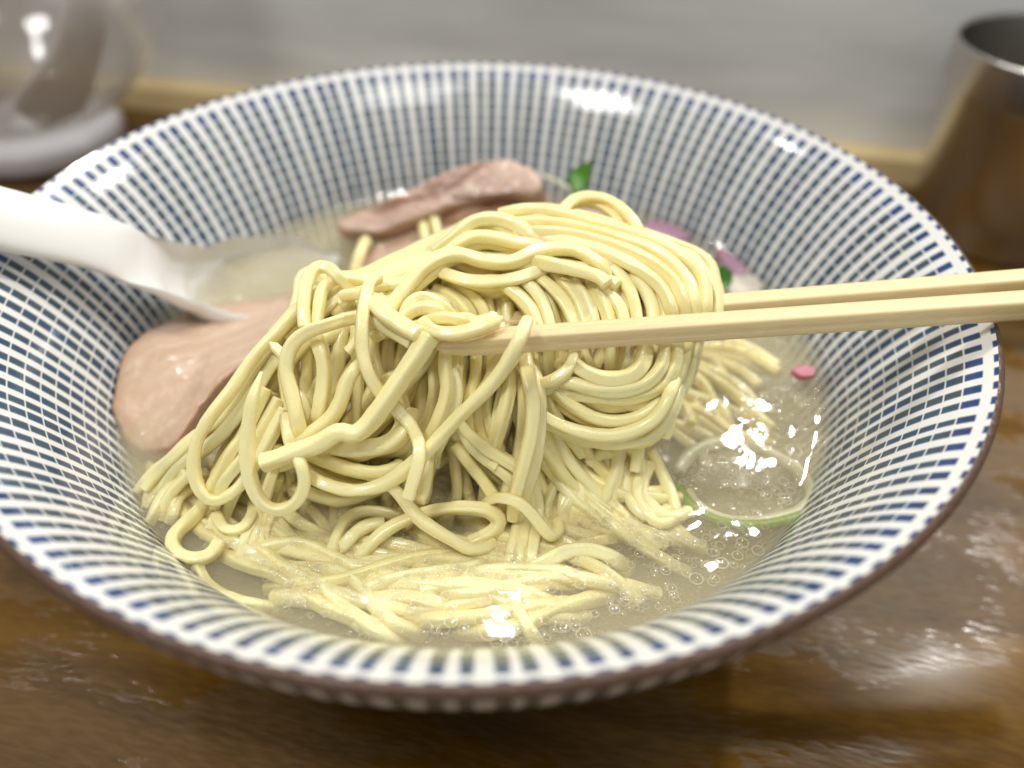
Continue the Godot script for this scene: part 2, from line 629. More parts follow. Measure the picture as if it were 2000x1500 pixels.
func make_noodles() -> void:
	noodle("kinked pale noodle with two square cut ends crossing the front of the bundle", "noodles lifted by the chopsticks", 1.85, 0, [-86,791,401, -113,761,426, -141,731,451, -172,697,479, -202,666,499, -226,652,507, -252,659,501, -273,646,508, -296,634,515, -338,624,520, -369,613,525, -390,607,528])
	noodle("noodle hooked over the front chopstick and swooping down to the left", "noodles lifted by the chopsticks", 1.30, 0, [88,821,400, 76,820,438, 59,796,458, 27,749,478, -9,711,489, -47,667,494, -99,619,523, -137,591,540, -180,568,553, -237,559,556, -287,570,546, -320,562,515, -338,545,478])
	noodle("noodle hanging in a pointed teardrop loop at the left front", "noodles lifted by the chopsticks", 1.26, 0, [-393,724,416, -398,717,462, -410,673,495, -416,627,526, -412,587,552, -398,556,573, -371,541,585, -340,548,582, -320,569,569, -314,595,552, -324,621,534, -349,611,481, -357,632,454, -360,640,437], 1)
	noodle("long noodle bending down from the bundle top to a cut end at mid left", "noodles lifted by the chopsticks", 1.30, 0, [-190,806,232, -203,813,260, -206,815,326, -209,792,373, -208,757,404, -196,726,432, -177,692,443, -151,665,455, -122,644,482, -107,638,528, -112,614,556, -123,586,579, -128,573,588])
	noodle("leftmost noodle standing up in a tall hairpin at the top left of the bundle", "noodles lifted by the chopsticks", 1.30, 0, [-328,746,307, -332,769,274, -331,786,227, -322,799,195, -306,803,184, -286,801,191, -268,794,213, -254,769,208, -238,753,206])
	noodle("noodle bowing over just right of the tall hairpin", "noodles lifted by the chopsticks", 1.22, 0, [-308,737,296, -306,759,265, -302,774,226, -286,783,204, -262,786,198, -228,785,205, -198,778,212, -176,765,203])
	noodle("broad noodle arching left from the knot and hanging down at the left side", "noodles lifted by the chopsticks", 1.48, 0, [-204,773,309, -243,774,322, -280,784,357, -315,774,364, -338,759,376, -350,738,394, -350,716,412, -343,695,431, -335,672,452, -331,647,470, -329,604,463])
	noodle("short folded flat noodle inside the left arch", "noodles lifted by the chopsticks", 1.40, 0, [-302,743,338, -291,743,366, -285,724,383, -284,702,402, -288,679,422, -295,653,444, -310,612,434])
	noodle("noodle making an S bend inside the left of the bundle", "noodles lifted by the chopsticks", 1.33, 0, [-206,714,369, -226,723,406, -243,702,424, -253,676,446, -273,651,464, -299,634,474, -321,622,481, -340,594,480])
	noodle("outermost left noodle sagging into a V shaped loop near the broth", "noodles lifted by the chopsticks", 1.33, 0, [-298,757,190, -351,747,255, -386,725,297, -429,694,334, -471,652,383, -504,624,416, -531,589,438, -543,555,461, -543,520,484, -528,494,503, -507,483,511, -486,491,507, -456,506,486, -430,537,455, -409,556,419])
	noodle("noodle trailing down left behind the V loop into the broth", "noodles lifted by the chopsticks", 1.19, 0, [-376,708,259, -435,653,317, -483,598,375, -546,556,401, -597,514,415, -644,465,410, -674,435,429])
	noodle("noodle sloping from the bundle to the broth at the far left edge of the noodles", "noodles lifted by the chopsticks", 1.19, 1, [-392,675,313, -450,613,377, -513,555,415, -583,506,421, -632,448,422, -655,413,445])
	noodle("straight noodle slanting from mid left of the bundle towards the V loop", "noodles lifted by the chopsticks", 1.19, 2, [-408,643,367, -452,578,426, -477,556,452, -501,520,475, -518,497,489, -543,452,495])
	noodle("second slanting noodle just right of the straight one", "noodles lifted by the chopsticks", 1.19, 0, [-384,628,381, -434,562,438, -471,531,469, -497,503,487, -518,453,496])
	noodle("noodle slanting beside the teardrop loop down to the broth", "noodles lifted by the chopsticks", 1.19, 1, [-372,621,402, -412,561,452, -452,512,471, -481,474,483, -502,431,498, -510,416,530])
	noodle("short noodle curling down into the broth at the left edge", "noodles lifted by the chopsticks", 1.15, 0, [-552,508,445, -576,485,447, -593,474,454, -611,457,465, -621,444,481, -629,421,496])
	noodle("noodle lying in an open hook on the broth at the lower left", "noodles lying in the broth", 1.35, 0, [-545,446,482, -552,446,506, -567,446,531, -582,446,557, -581,446,579, -565,446,600, -538,446,614, -509,446,613, -496,446,599, -493,446,580])
	noodle("small noodle curl floating between the hook and the teardrop loop", "noodles lying in the broth", 1.20, 0, [-512,445,510, -502,445,530, -487,445,549, -468,445,552, -451,445,540, -444,445,515, -448,445,487])
	noodle("noodle hanging straight into the broth behind the teardrop loop", "noodles lifted by the chopsticks", 1.22, 0, [-388,556,433, -401,513,461, -419,475,486, -437,431,504, -441,431,551, -445,421,582])
	noodle("noodle dropping to the broth right of the teardrop loop", "noodles lifted by the chopsticks", 1.15, 1, [-407,499,458, -422,460,472, -433,431,511, -433,426,560, -416,411,581])
	noodle("noodle rising in a long flat arch over the broth in front of the bundle", "noodles lying in the broth", 1.39, 0, [-231,426,604, -207,446,588, -174,461,565, -132,476,553, -88,486,544, -31,486,540, 10,481,543, 34,461,545, 34,446,556, 12,431,565, -22,421,571])
	noodle("noodle running diagonally down right over the long flat arch", "noodles lying in the broth", 1.27, 0, [-164,561,548, -148,541,554, -132,521,567, -111,506,585, -79,486,598, -47,466,606, -22,451,613, 1,441,607, 23,426,583])
	noodle("noodle arch half sunk behind the long flat arch", "noodles lying in the broth", 1.27, 1, [-279,438,596, -273,438,557, -261,438,521, -234,438,504, -199,438,505, -166,438,517, -136,438,538])
	noodle("short noodle slanting up from the broth under the arch", "noodles lying in the broth", 1.27, 1, [-269,421,586, -251,447,581, -235,447,559, -211,447,543, -187,447,540])
	noodle("noodle hanging straight down from the chopstick with a slight waist", "noodles lifted by the chopsticks", 1.40, 0, [89,708,350, 91,705,393, 96,690,433, 100,661,458, 95,621,485, 83,581,511, 72,541,526, 64,504,538, 61,453,539])
	noodle("noodle hooking over to the right beside the hanging strand", "noodles lying in the broth", 1.24, 0, [11,471,519, 26,501,531, 47,521,548, 72,521,560, 95,501,570, 110,481,580, 126,461,588, 137,451,587, 149,441,566, 152,426,533])
	noodle("noodle entering the broth below the hanging strand", "noodles lifted by the chopsticks", 1.26, 0, [78,512,486, 92,490,502, 97,455,514, 90,431,539, 79,441,596, 70,421,632])
	noodle("thick noodle lying diagonally under the broth at the front left", "noodles lying in the broth", 1.58, 1, [-364,411,648, -337,424,647, -311,424,649, -287,424,668, -262,424,698, -231,424,727, -195,424,756, -158,416,774, -139,371,758])
	noodle("second diagonal noodle lying right of the thick one at the front", "noodles lying in the broth", 1.54, 1, [-305,421,625, -276,425,631, -244,425,646, -219,425,671, -203,425,701, -175,425,733, -142,425,758, -112,381,744])
	noodle("noodle lying across the broth from the diagonal pair to the right", "noodles lying in the broth", 1.35, 1, [-209,421,674, -180,429,664, -135,429,651, -85,429,645, -40,429,639, -4,429,632, 33,391,592])
	noodle("long noodle curving right along the broth under the hanging strand", "noodles lying in the broth", 1.50, 1, [-47,421,665, -12,429,653, 39,429,644, 92,429,646, 145,429,655, 179,426,669, 212,381,657])
	noodle("plump noodle arched at the surface right of the front middle", "noodles lying in the broth", 1.50, 1, [88,421,639, 122,439,633, 158,439,615, 198,439,609, 228,439,619, 255,426,627, 285,381,616])
	noodle("plump noodle lying straight at the front middle", "noodles lying in the broth", 1.58, 1, [-110,421,678, -67,427,674, -2,427,676, 47,427,687, 89,429,704, 131,381,696])
	noodle("short noodle dipping under the broth left of the front middle", "noodles lying in the broth", 1.50, 1, [-200,421,698, -163,425,698, -121,425,700, -79,425,715, -45,391,709])
	noodle("noodle bordering the bowl wall at the lower left", "noodles lying in the broth", 1.31, 1, [-531,431,611, -512,428,645, -486,428,674, -446,428,696, -402,428,708, -367,371,681])
	noodle("noodle lying flat from the lower left to the front middle", "noodles lying in the broth", 1.35, 1, [-440,421,579, -408,429,578, -376,429,572, -348,429,569, -315,429,582, -276,429,607, -236,429,626, -185,426,633, -139,381,596])
	noodle("noodle end sinking at the front between droplets", "noodles lying in the broth", 1.42, 1, [43,411,687, 58,429,723, 73,429,760, 87,421,780, 99,371,766])
	noodle("noodle under the broth along the left front wall", "noodles lying in the broth", 1.42, 1, [-381,411,677, -341,419,686, -301,419,696, -252,419,718, -208,419,750, -189,371,742])
	noodle("noodle under the broth beside the left hook", "noodles lying in the broth", 1.35, 1, [-463,411,580, -421,425,608, -375,425,625, -323,425,638, -293,381,626])
	noodle("noodle streaming right from the bundle foot to the broth", "noodles lifted by the chopsticks", 1.22, 0, [105,566,415, 144,516,451, 198,443,469, 247,426,509, 313,411,557])
	noodle("long noodle slanting right under the surface from the bundle", "noodles lifted by the chopsticks", 1.22, 1, [146,560,410, 187,493,445, 249,435,484, 294,427,538, 348,411,590])
	noodle("noodle curving right and down beside the slanting one", "noodles lifted by the chopsticks", 1.22, 2, [197,545,411, 229,495,434, 282,451,458, 334,441,471, 392,426,452])
	noodle("noodle looping into the broth near the white onion ring", "noodles lifted by the chopsticks", 1.22, 0, [322,471,421, 307,451,465, 317,444,507, 350,438,529, 391,426,500])
	noodle("thin noodle reaching the broth just left of the onion ring", "noodles lifted by the chopsticks", 1.22, 1, [349,493,406, 375,451,439, 387,441,493, 391,426,520])
	noodle("noodle curled in a small ring at the right foot of the bundle", "noodles lifted by the chopsticks", 1.22, 2, [219,491,437, 245,511,424, 277,498,423, 290,460,438, 272,441,462])
	noodle("noodle standing short at the right foot of the bundle", "noodles lifted by the chopsticks", 1.22, 0, [296,522,419, 317,505,432, 324,472,443, 313,441,470])
	noodle("innermost of the loops slung under the front chopstick", "noodles lifted by the chopsticks", 1.40, 0, [325,709,335, 312,702,381, 290,685,395, 255,679,398, 217,684,392, 188,697,379, 172,689,345])
	noodle("second loop slung under the front chopstick", "noodles lifted by the chopsticks", 1.37, 0, [364,708,325, 348,695,383, 317,671,402, 276,662,408, 229,661,406, 183,669,396, 149,664,379])
	noodle("third loop hugging the right edge under the chopstick", "noodles lifted by the chopsticks", 1.40, 0, [388,705,316, 377,690,369, 358,663,391, 320,647,403, 269,640,406, 222,642,402, 173,640,388])
	noodle("fourth loop partly behind the third under the chopstick", "noodles lifted by the chopsticks", 1.37, 0, [414,693,302, 396,677,354, 378,648,379, 351,625,398, 318,618,402, 265,612,391])
	noodle("lowest large loop hanging at the right of the bundle", "noodles lifted by the chopsticks", 1.37, 0, [379,661,381, 358,652,427, 336,624,448, 304,606,458, 266,596,463, 225,595,462, 178,603,454, 140,616,443, 114,628,434])
	noodle("loop hanging just above the lowest large loop", "noodles lifted by the chopsticks", 1.30, 0, [359,634,377, 342,625,410, 315,608,422, 274,597,427, 229,600,423, 185,618,408, 150,640,387, 133,651,363])
	noodle("short noodle curving left under the chopstick", "noodles lifted by the chopsticks", 1.30, 0, [187,698,337, 175,701,381, 153,684,395, 125,675,401, 96,648,377])
	noodle("noodle hanging short behind the right loops", "noodles lifted by the chopsticks", 1.37, 0, [370,623,360, 374,598,382, 374,568,404, 367,545,419])
	noodle("noodle hanging right behind the lowest large loop", "noodles lifted by the chopsticks", 1.26, 0, [314,557,408, 318,534,424, 315,508,442, 312,488,456])
	noodle("pale noodle hanging down in the bundle below the front chopstick", "noodles hanging below the front chopstick", 1.30, 0, [58,705,285, 55,696,346, 60,669,383, 53,645,417, 42,610,442, 30,570,456, 20,545,461])
	noodle("pale noodle hanging down in the bundle below the front chopstick", "noodles hanging below the front chopstick", 1.30, 1, [29,696,278, 28,687,339, 22,654,368, 16,613,389, 21,581,413, 41,539,443])
	noodle("pale noodle hanging down in the bundle below the front chopstick", "noodles hanging below the front chopstick", 1.30, 2, [-3,702,284, -4,693,345, -7,660,374, -23,626,403, -18,570,430, 5,545,460, 34,535,480])
	noodle("pale noodle hanging down in the bundle below the front chopstick", "noodles hanging below the front chopstick", 1.30, 0, [-39,703,295, -39,695,355, -45,675,386, -43,648,409, -55,620,430, -86,583,442, -114,549,440])
	noodle("pale noodle hanging down in the bundle below the front chopstick", "noodles hanging below the front chopstick", 1.30, 1, [-61,681,286, -60,673,347, -55,641,374, -65,607,403, -81,569,427, -92,511,454])
	noodle("pale noodle hanging down in the bundle below the front chopstick", "noodles hanging below the front chopstick", 1.30, 2, [95,686,276, 92,677,337, 94,637,373, 108,595,408, 133,548,429, 161,493,444])
	noodle("pale noodle hanging down in the bundle below the front chopstick", "noodles hanging below the front chopstick", 1.30, 0, [134,633,365, 145,597,397, 176,552,417, 209,507,425])
	noodle("pale noodle hanging down in the bundle below the front chopstick", "noodles hanging below the front chopstick", 1.30, 1, [70,630,365, 76,593,396, 90,558,420, 93,505,445, 116,446,462])
	noodle("noodle slanting down right at the middle of the bundle", "noodles slanting at the middle of the bundle", 1.26, 0, [-52,622,423, -18,588,448, 20,564,466, 58,544,481, 87,525,496])
	noodle("noodle slanting down right at the middle of the bundle", "noodles slanting at the middle of the bundle", 1.26, 1, [-35,593,432, -9,559,456, 26,534,475, 61,509,493, 81,482,513])
	noodle("noodle slanting down right at the middle of the bundle", "noodles slanting at the middle of the bundle", 1.26, 2, [-48,558,443, -19,526,466, 7,499,486, 31,468,508])
	noodle("noodle sagging between the kinked noodle and the swooping one", "noodles lifted by the chopsticks", 1.71, 0, [-269,600,480, -233,602,493, -196,605,493, -159,614,489, -136,633,477, -124,630,432])
	noodle("noodle lying behind the swoop at the lower left front", "noodles lifted by the chopsticks", 1.44, 0, [-314,578,481, -279,573,498, -236,562,508, -199,558,512, -170,560,512, -152,555,492])
	noodle("top noodle arching right over the bundle to the right end of the hold", "noodles lifted by the chopsticks", 1.37, 0, [54,821,21, 91,840,35, 139,841,37, 194,838,56, 243,833,81, 299,829,103, 358,821,131, 407,812,164, 437,801,203, 447,786,243, 442,768,289, 443,732,292])
	noodle("noodle just inside the top arch on the right", "noodles lifted by the chopsticks", 1.33, 0, [61,819,58, 115,837,79, 176,836,89, 236,832,112, 295,827,135, 353,819,164, 393,808,206, 415,793,246, 419,777,289, 423,738,300])
	noodle("glossy noodle crossing the upper right of the bundle", "noodles lifted by the chopsticks", 1.37, 0, [81,823,101, 137,838,123, 197,836,135, 256,831,155, 313,824,184, 357,814,221, 384,801,257, 394,786,296, 402,745,304])
	noodle("noodle curving down inside the glossy one", "noodles lifted by the chopsticks", 1.33, 0, [116,819,118, 177,833,156, 239,828,177, 289,821,205, 330,810,240, 357,797,276, 367,783,314, 378,741,309])
	noodle("noodle humped at the very top of the bundle", "noodles lifted by the chopsticks", 1.33, 0, [2,793,63, 44,815,43, 83,823,16, 125,825,11, 174,823,25, 225,819,46, 283,815,69, 344,798,78])
	noodle("second noodle humped along the bundle top", "noodles lifted by the chopsticks", 1.30, 0, [81,807,51, 119,826,49, 164,828,46, 215,825,66, 279,818,96, 336,808,122])
	noodle("noodle springing up in a free loop at the upper right", "noodles lifted by the chopsticks", 1.15, 0, [162,819,41, 185,825,19, 210,834,-11, 243,838,-24, 281,837,-16, 309,830,11, 331,821,48, 339,812,83, 347,793,94])
	noodle("wavy noodle lying along the bundle top from left to right", "noodles lifted by the chopsticks", 1.37, 0, [-174,776,324, -160,790,301, -133,802,259, -100,820,216, -60,828,190, -25,829,190, 19,824,211, 69,825,213, 115,833,189, 161,836,182, 205,834,193, 237,826,224, 254,804,226])
	noodle("stubby noodle with a rounded end at the bundle middle", "noodles lifted by the chopsticks", 1.48, 0, [117,818,201, 143,827,226, 177,825,237, 210,822,247, 237,818,259, 248,813,272])
	noodle("noodle bulging up behind the wavy one", "noodles lifted by the chopsticks", 1.44, 0, [-82,801,131, -45,826,118, -16,836,86, 17,840,72, 54,840,76, 90,836,98, 118,828,127, 139,814,135])
	noodle("noodle under the bulging one", "noodles lifted by the chopsticks", 1.30, 0, [-75,796,150, -38,818,132, -2,824,115, 42,824,122, 85,820,137, 128,819,144, 171,810,150])
	noodle("noodle lying flat below the wavy noodle", "noodles lifted by the chopsticks", 1.37, 0, [-66,795,201, -27,798,231, 14,797,238, 59,799,237, 98,804,227, 134,809,206])
	noodle("noodle running along the upper left slope of the bundle", "noodles on the upper left slope of the bundle", 1.26, 0, [-388,696,255, -334,730,230, -273,752,183, -214,766,153, -149,776,130, -84,787,101])
	noodle("noodle running along the upper left slope of the bundle", "noodles on the upper left slope of the bundle", 1.26, 1, [-372,689,275, -314,729,249, -253,753,204, -191,768,170, -126,780,144, -68,791,115])
	noodle("noodle running along the upper left slope of the bundle", "noodles on the upper left slope of the bundle", 1.26, 2, [-288,740,165, -224,754,136, -159,766,108, -92,779,74, -40,790,43, 6,799,15])
	noodle("noodle running along the upper left slope of the bundle", "noodles on the upper left slope of the bundle", 1.26, 0, [-238,762,205, -188,775,199, -139,783,181, -96,790,167, -53,795,155])
	noodle("noodle running along the upper left slope of the bundle", "noodles on the upper left slope of the bundle", 1.26, 1, [-266,754,247, -231,769,234, -193,776,219, -144,779,213, -109,786,199])
	noodle("noodle curving down behind the front chopstick beside its neighbours", "noodles curving down behind the front chopstick", 1.30, 0, [28,781,201, 55,785,233, 82,776,258, 104,764,288, 117,744,318])
	noodle("noodle curving down behind the front chopstick beside its neighbours", "noodles curving down behind the front chopstick", 1.30, 1, [50,790,178, 83,793,215, 110,783,243, 129,770,279, 139,744,319])
	noodle("noodle curving down behind the front chopstick beside its neighbours", "noodles curving down behind the front chopstick", 1.30, 2, [84,803,193, 115,795,212, 145,785,241, 170,772,277, 183,753,309, 188,740,325])
	noodle("noodle curving down behind the front chopstick beside its neighbours", "noodles curving down behind the front chopstick", 1.30, 0, [131,793,178, 160,793,222, 185,781,254, 200,769,286, 207,745,322])
	noodle("noodle curving down behind the front chopstick beside its neighbours", "noodles curving down behind the front chopstick", 1.30, 1, [170,780,191, 193,787,239, 212,775,271, 222,762,299, 225,745,322])
	noodle("noodle curving down behind the front chopstick beside its neighbours", "noodles curving down behind the front chopstick", 1.30, 2, [222,783,234, 236,779,264, 248,768,291, 254,748,321])
	noodle("noodle curving down behind the front chopstick beside its neighbours", "noodles curving down behind the front chopstick", 1.30, 0, [260,807,196, 279,799,215, 297,785,251, 304,771,290, 305,749,323])
	noodle("noodle curving down behind the front chopstick beside its neighbours", "noodles curving down behind the front chopstick", 1.30, 1, [298,794,189, 316,795,229, 331,782,264, 338,768,298, 337,749,324])
	noodle("noodle curving down behind the front chopstick beside its neighbours", "noodles curving down behind the front chopstick", 1.30, 2, [333,782,198, 349,789,246, 359,778,277, 363,764,305, 361,749,325])
	noodle("noodle curving down behind the front chopstick beside its neighbours", "noodles curving down behind the front chopstick", 1.30, 0, [198,773,167, 225,789,237, 260,779,265, 278,765,298, 281,748,322])
	noodle("noodle bent over in the knot left of the chopstick tip", "noodles lifted by the chopsticks", 1.26, 0, [-138,777,324, -130,796,311, -115,802,296, -95,804,294, -73,800,306, -56,793,323, -50,767,311])
	noodle("lower noodle bent over in the knot left of the chopstick tip", "noodles lifted by the chopsticks", 1.30, 0, [-175,758,345, -144,787,351, -122,799,335, -96,804,328, -74,802,333, -61,774,317])
	noodle("short noodle resting on the chopstick in the knot", "noodles lifted by the chopsticks", 1.12, 0, [-94,781,339, -73,798,356, -51,800,356, -31,797,360, -18,774,336])
	noodle("noodle slung in front of the chopstick tip with a frayed end", "noodles lifted by the chopsticks", 1.30, 0, [-98,797,365, -80,802,398, -52,804,412, -20,807,410, 10,812,401, 35,812,386, 44,809,373], 2)
	noodle("noodle sloping down right into the cut end of the kinked noodle", "noodles lifted by the chopsticks", 1.57, 0, [-192,809,319, -170,812,356, -150,804,369, -128,796,381, -105,797,402])
	noodle("noodle crossing the left part of the knot", "noodles lifted by the chopsticks", 1.22, 0, [-258,784,262, -233,792,266, -208,797,280, -185,792,294, -170,787,308])
	noodle("noodle stub pointing left out of the bundle", "noodles lifted by the chopsticks", 1.01, 0, [-383,747,357, -369,737,366, -358,727,376, -350,712,390], 1)
	noodle("small noodle stub in the knot shadow", "noodles lifted by the chopsticks", 1.08, 0, [-239,741,377, -227,750,370, -216,763,359, -210,775,348])
	noodle("noodle hanging beside the chopstick tip", "noodles lifted by the chopsticks", 1.30, 0, [-60,738,383, -62,716,402, -57,691,424, -64,666,445, -80,635,467, -103,581,466])
	noodle("noodle coming forward under the kinked noodle", "noodles lifted by the chopsticks", 1.66, 0, [-168,688,380, -155,652,399, -143,599,428, -136,534,460, -132,476,488])
	noodle("noodle fanning out under the broth right of the bundle", "noodles fanning out right of the bundle", 1.27, 2, [454,427,68, 484,427,81, 516,427,105, 533,427,145, 538,427,192, 530,427,242])
	noodle("noodle fanning out under the broth right of the bundle", "noodles fanning out right of the bundle", 1.27, 2, [475,422,47, 527,422,69, 570,422,115, 602,422,170, 628,422,231, 653,422,276])
	noodle("noodle fanning out under the broth right of the bundle", "noodles fanning out right of the bundle", 1.27, 2, [495,417,15, 553,417,16, 601,417,44, 642,417,81, 663,417,127])
	noodle("noodle fanning out under the broth right of the bundle", "noodles fanning out right of the bundle", 1.27, 2, [542,427,-4, 606,427,-13, 655,427,10, 693,427,48, 721,427,90])
	noodle("noodle fanning out under the broth right of the bundle", "noodles fanning out right of the bundle", 1.27, 2, [627,422,-41, 670,422,-18, 707,422,26, 727,422,63])
	noodle("noodle fanning out under the broth right of the bundle", "noodles fanning out right of the bundle", 1.27, 2, [456,417,97, 483,417,127, 499,417,176, 502,417,222])
	noodle("noodle fanning out under the broth right of the bundle", "noodles fanning out right of the bundle", 1.27, 2, [434,427,137, 453,427,176, 471,427,214, 473,427,263])
	noodle("noodle fanning out under the broth right of the bundle", "noodles fanning out right of the bundle", 1.27, 2, [446,422,180, 479,422,208, 506,422,227, 539,422,246])
	noodle("noodle rising between the two pork slices behind the bundle", "noodles by the rear pork slice", 1.50, 0, [-85,461,-337, -101,501,-404, -117,521,-481, -126,491,-593])
	noodle("thin noodle beside the rising one behind the bundle", "noodles by the rear pork slice", 1.50, 0, [-113,461,-338, -138,501,-405, -151,511,-499, -153,481,-626])
	noodle("noodle hanging at the left edge of the rear pork slice", "noodles by the rear pork slice", 1.50, 0, [-328,451,-258, -320,491,-295, -309,511,-339, -305,491,-424])
	noodle("noodle bending behind the chopstick tip", "noodles behind the chopstick tip", 1.37, 0, [-114,753,215, -82,755,236, -47,743,263, -28,698,286])
	noodle("noodle bending behind the chopstick tip", "noodles behind the chopstick tip", 1.37, 0, [-84,752,196, -47,752,223, -17,737,256, -3,692,280])
	noodle("noodle bending behind the chopstick tip", "noodles behind the chopstick tip", 1.37, 0, [-133,746,231, -97,745,256, -68,718,280, -59,675,305])
	noodle("noodle bending behind the chopstick tip", "noodles behind the chopstick tip", 1.37, 0, [-53,749,184, -17,749,211, 13,735,245, 27,692,281])
	noodle("noodle following close behind its neighbour in the lifted bundle", "noodles a layer behind the front ones", 1.19, 1, [-393,690,243, -454,629,297, -506,577,361, -576,526,384, -625,480,395, -668,445,396, -700,411,415])
	noodle("noodle following close behind its neighbour in the lifted bundle", "noodles a layer behind the front ones", 1.19, 2, [-413,650,294, -478,587,359, -539,521,398, -610,472,408, -649,431,419, -670,411,461])
	noodle("noodle following close behind its neighbour in the lifted bundle", "noodles a layer behind the front ones", 1.19, 0, [-402,614,347, -454,545,406, -478,524,435, -494,492,467, -512,467,474, -535,431,492])
	noodle("noodle following close behind its neighbour in the lifted bundle", "noodles a layer behind the front ones", 1.19, 1, [-405,601,366, -458,522,426, -499,494,453, -528,466,473, -543,431,491])
	noodle("noodle following close behind its neighbour in the lifted bundle", "noodles a layer behind the front ones", 1.19, 2, [-393,591,388, -438,534,440, -478,482,461, -505,437,470, -520,431,508, -524,416,540])
	noodle("noodle following close behind its neighbour in the lifted bundle", "noodles a layer behind the front ones", 1.15, 1, [-580,487,432, -602,454,431, -622,444,438, -629,444,466, -634,444,489, -648,421,507])
	noodle("noodle following close behind its neighbour in the lifted bundle", "noodles a layer behind the front ones", 1.22, 1, [-412,521,421, -420,482,453, -441,438,468, -447,431,525, -449,431,569, -452,421,606])
	noodle("noodle following close behind its neighbour in the lifted bundle", "noodles a layer behind the front ones", 1.15, 2, [-398,480,444, -418,434,450, -417,431,513, -421,426,567, -395,411,590])
	noodle("noodle following close behind its neighbour in the lifted bundle", "noodles a layer behind the front ones", 1.40, 1, [102,680,340, 108,675,381, 114,660,417, 114,630,450, 110,590,477, 101,543,495, 87,511,517, 81,468,524, 71,431,535])
	noodle("noodle following close behind its neighbour in the lifted bundle", "noodles a layer behind the front ones", 1.26, 1, [99,481,472, 111,460,489, 115,431,509, 108,431,548, 97,441,603, 90,421,639])
	noodle("noodle following close behind its neighbour in the lifted bundle", "noodles a layer behind the front ones", 1.22, 1, [87,541,402, 135,483,432, 186,441,486, 230,426,521, 300,411,575])
	noodle("noodle following close behind its neighbour in the lifted bundle", "noodles a layer behind the front ones", 1.22, 2, [135,530,389, 171,469,431, 229,435,494, 280,427,547, 330,411,605])
	noodle("noodle following close behind its neighbour in the lifted bundle", "noodles a layer behind the front ones", 1.22, 0, [180,516,395, 212,466,425, 264,451,475, 314,441,485, 377,426,461])
	noodle("noodle following close behind its neighbour in the lifted bundle", "noodles a layer behind the front ones", 1.22, 1, [300,471,429, 294,451,468, 304,444,516, 330,438,537, 373,426,505])
	noodle("noodle following close behind its neighbour in the lifted bundle", "noodles a layer behind the front ones", 1.22, 0, [238,453,423, 265,480,414, 299,464,410, 306,431,437, 288,441,482])
	noodle("noodle following close behind its neighbour in the lifted bundle", "noodles a layer behind the front ones", 1.40, 1, [320,683,325, 309,669,371, 280,657,386, 242,651,386, 203,651,377, 173,668,366, 161,661,328])
	noodle("noodle following close behind its neighbour in the lifted bundle", "noodles a layer behind the front ones", 1.37, 1, [347,685,313, 333,664,365, 307,638,393, 257,629,401, 216,632,390, 167,643,388, 136,636,372])
	noodle("noodle following close behind its neighbour in the lifted bundle", "noodles a layer behind the front ones", 1.40, 1, [372,683,301, 368,668,358, 349,635,369, 312,613,390, 252,611,397, 208,615,384, 160,614,372])
	noodle("noodle following close behind its neighbour in the lifted bundle", "noodles a layer behind the front ones", 1.37, 1, [438,672,291, 420,656,335, 405,623,361, 380,598,383, 338,599,385, 292,591,378])
	noodle("noodle following close behind its neighbour in the lifted bundle", "noodles a layer behind the front ones", 1.37, 1, [395,626,367, 378,620,410, 355,589,435, 325,567,444, 280,569,455, 240,568,454, 194,569,435, 154,582,426, 125,598,422])
	noodle("noodle following close behind its neighbour in the lifted bundle", "noodles a layer behind the front ones", 1.30, 1, [344,615,363, 326,602,393, 301,580,409, 264,567,412, 220,570,404, 175,595,392, 137,614,366, 122,620,344])
	noodle("noodle following close behind its neighbour in the lifted bundle", "noodles a layer behind the front ones", 1.30, 1, [173,664,323, 161,673,375, 142,651,381, 104,647,394, 79,613,359])
	noodle("noodle following close behind its neighbour in the lifted bundle", "noodles a layer behind the front ones", 1.30, 1, [46,681,264, 46,666,327, 50,645,364, 40,618,397, 33,584,428, 23,537,440, 7,514,449])
	noodle("noodle following close behind its neighbour in the lifted bundle", "noodles a layer behind the front ones", 1.30, 2, [8,675,263, 10,670,318, 2,633,354, -1,589,367, 3,557,393, 28,520,427])
	noodle("noodle following close behind its neighbour in the lifted bundle", "noodles a layer behind the front ones", 1.30, 0, [20,678,269, 14,674,325, 9,633,351, -3,604,391, 5,550,417, 27,519,438, 55,511,457])
	noodle("noodle following close behind its neighbour in the lifted bundle", "noodles a layer behind the front ones", 1.30, 1, [-25,677,281, -32,669,341, -36,649,373, -35,619,388, -47,592,411, -72,558,427, -102,510,425])
	noodle("noodle following close behind its neighbour in the lifted bundle", "noodles a layer behind the front ones", 1.30, 2, [-72,656,273, -76,648,334, -66,610,365, -80,569,388, -97,531,411, -105,483,446])
	noodle("noodle following close behind its neighbour in the lifted bundle", "noodles a layer behind the front ones", 1.30, 0, [116,660,254, 109,654,322, 116,609,356, 128,568,397, 154,527,416, 186,463,431])
	noodle("noodle following close behind its neighbour in the lifted bundle", "noodles a layer behind the front ones", 1.30, 2, [84,601,353, 91,567,386, 105,526,413, 114,467,431, 132,431,470])
	noodle("noodle following close behind its neighbour in the lifted bundle", "noodles a layer behind the front ones", 1.26, 1, [-69,591,407, -30,556,434, 9,539,454, 43,515,464, 79,495,476])
	noodle("noodle following close behind its neighbour in the lifted bundle", "noodles a layer behind the front ones", 1.26, 2, [-25,556,423, 6,521,441, 44,503,463, 82,482,484, 100,440,503])
	noodle("noodle following close behind its neighbour in the lifted bundle", "noodles a layer behind the front ones", 1.30, 1, [-289,577,468, -256,569,472, -221,577,482, -185,585,469, -156,604,460, -144,607,416])
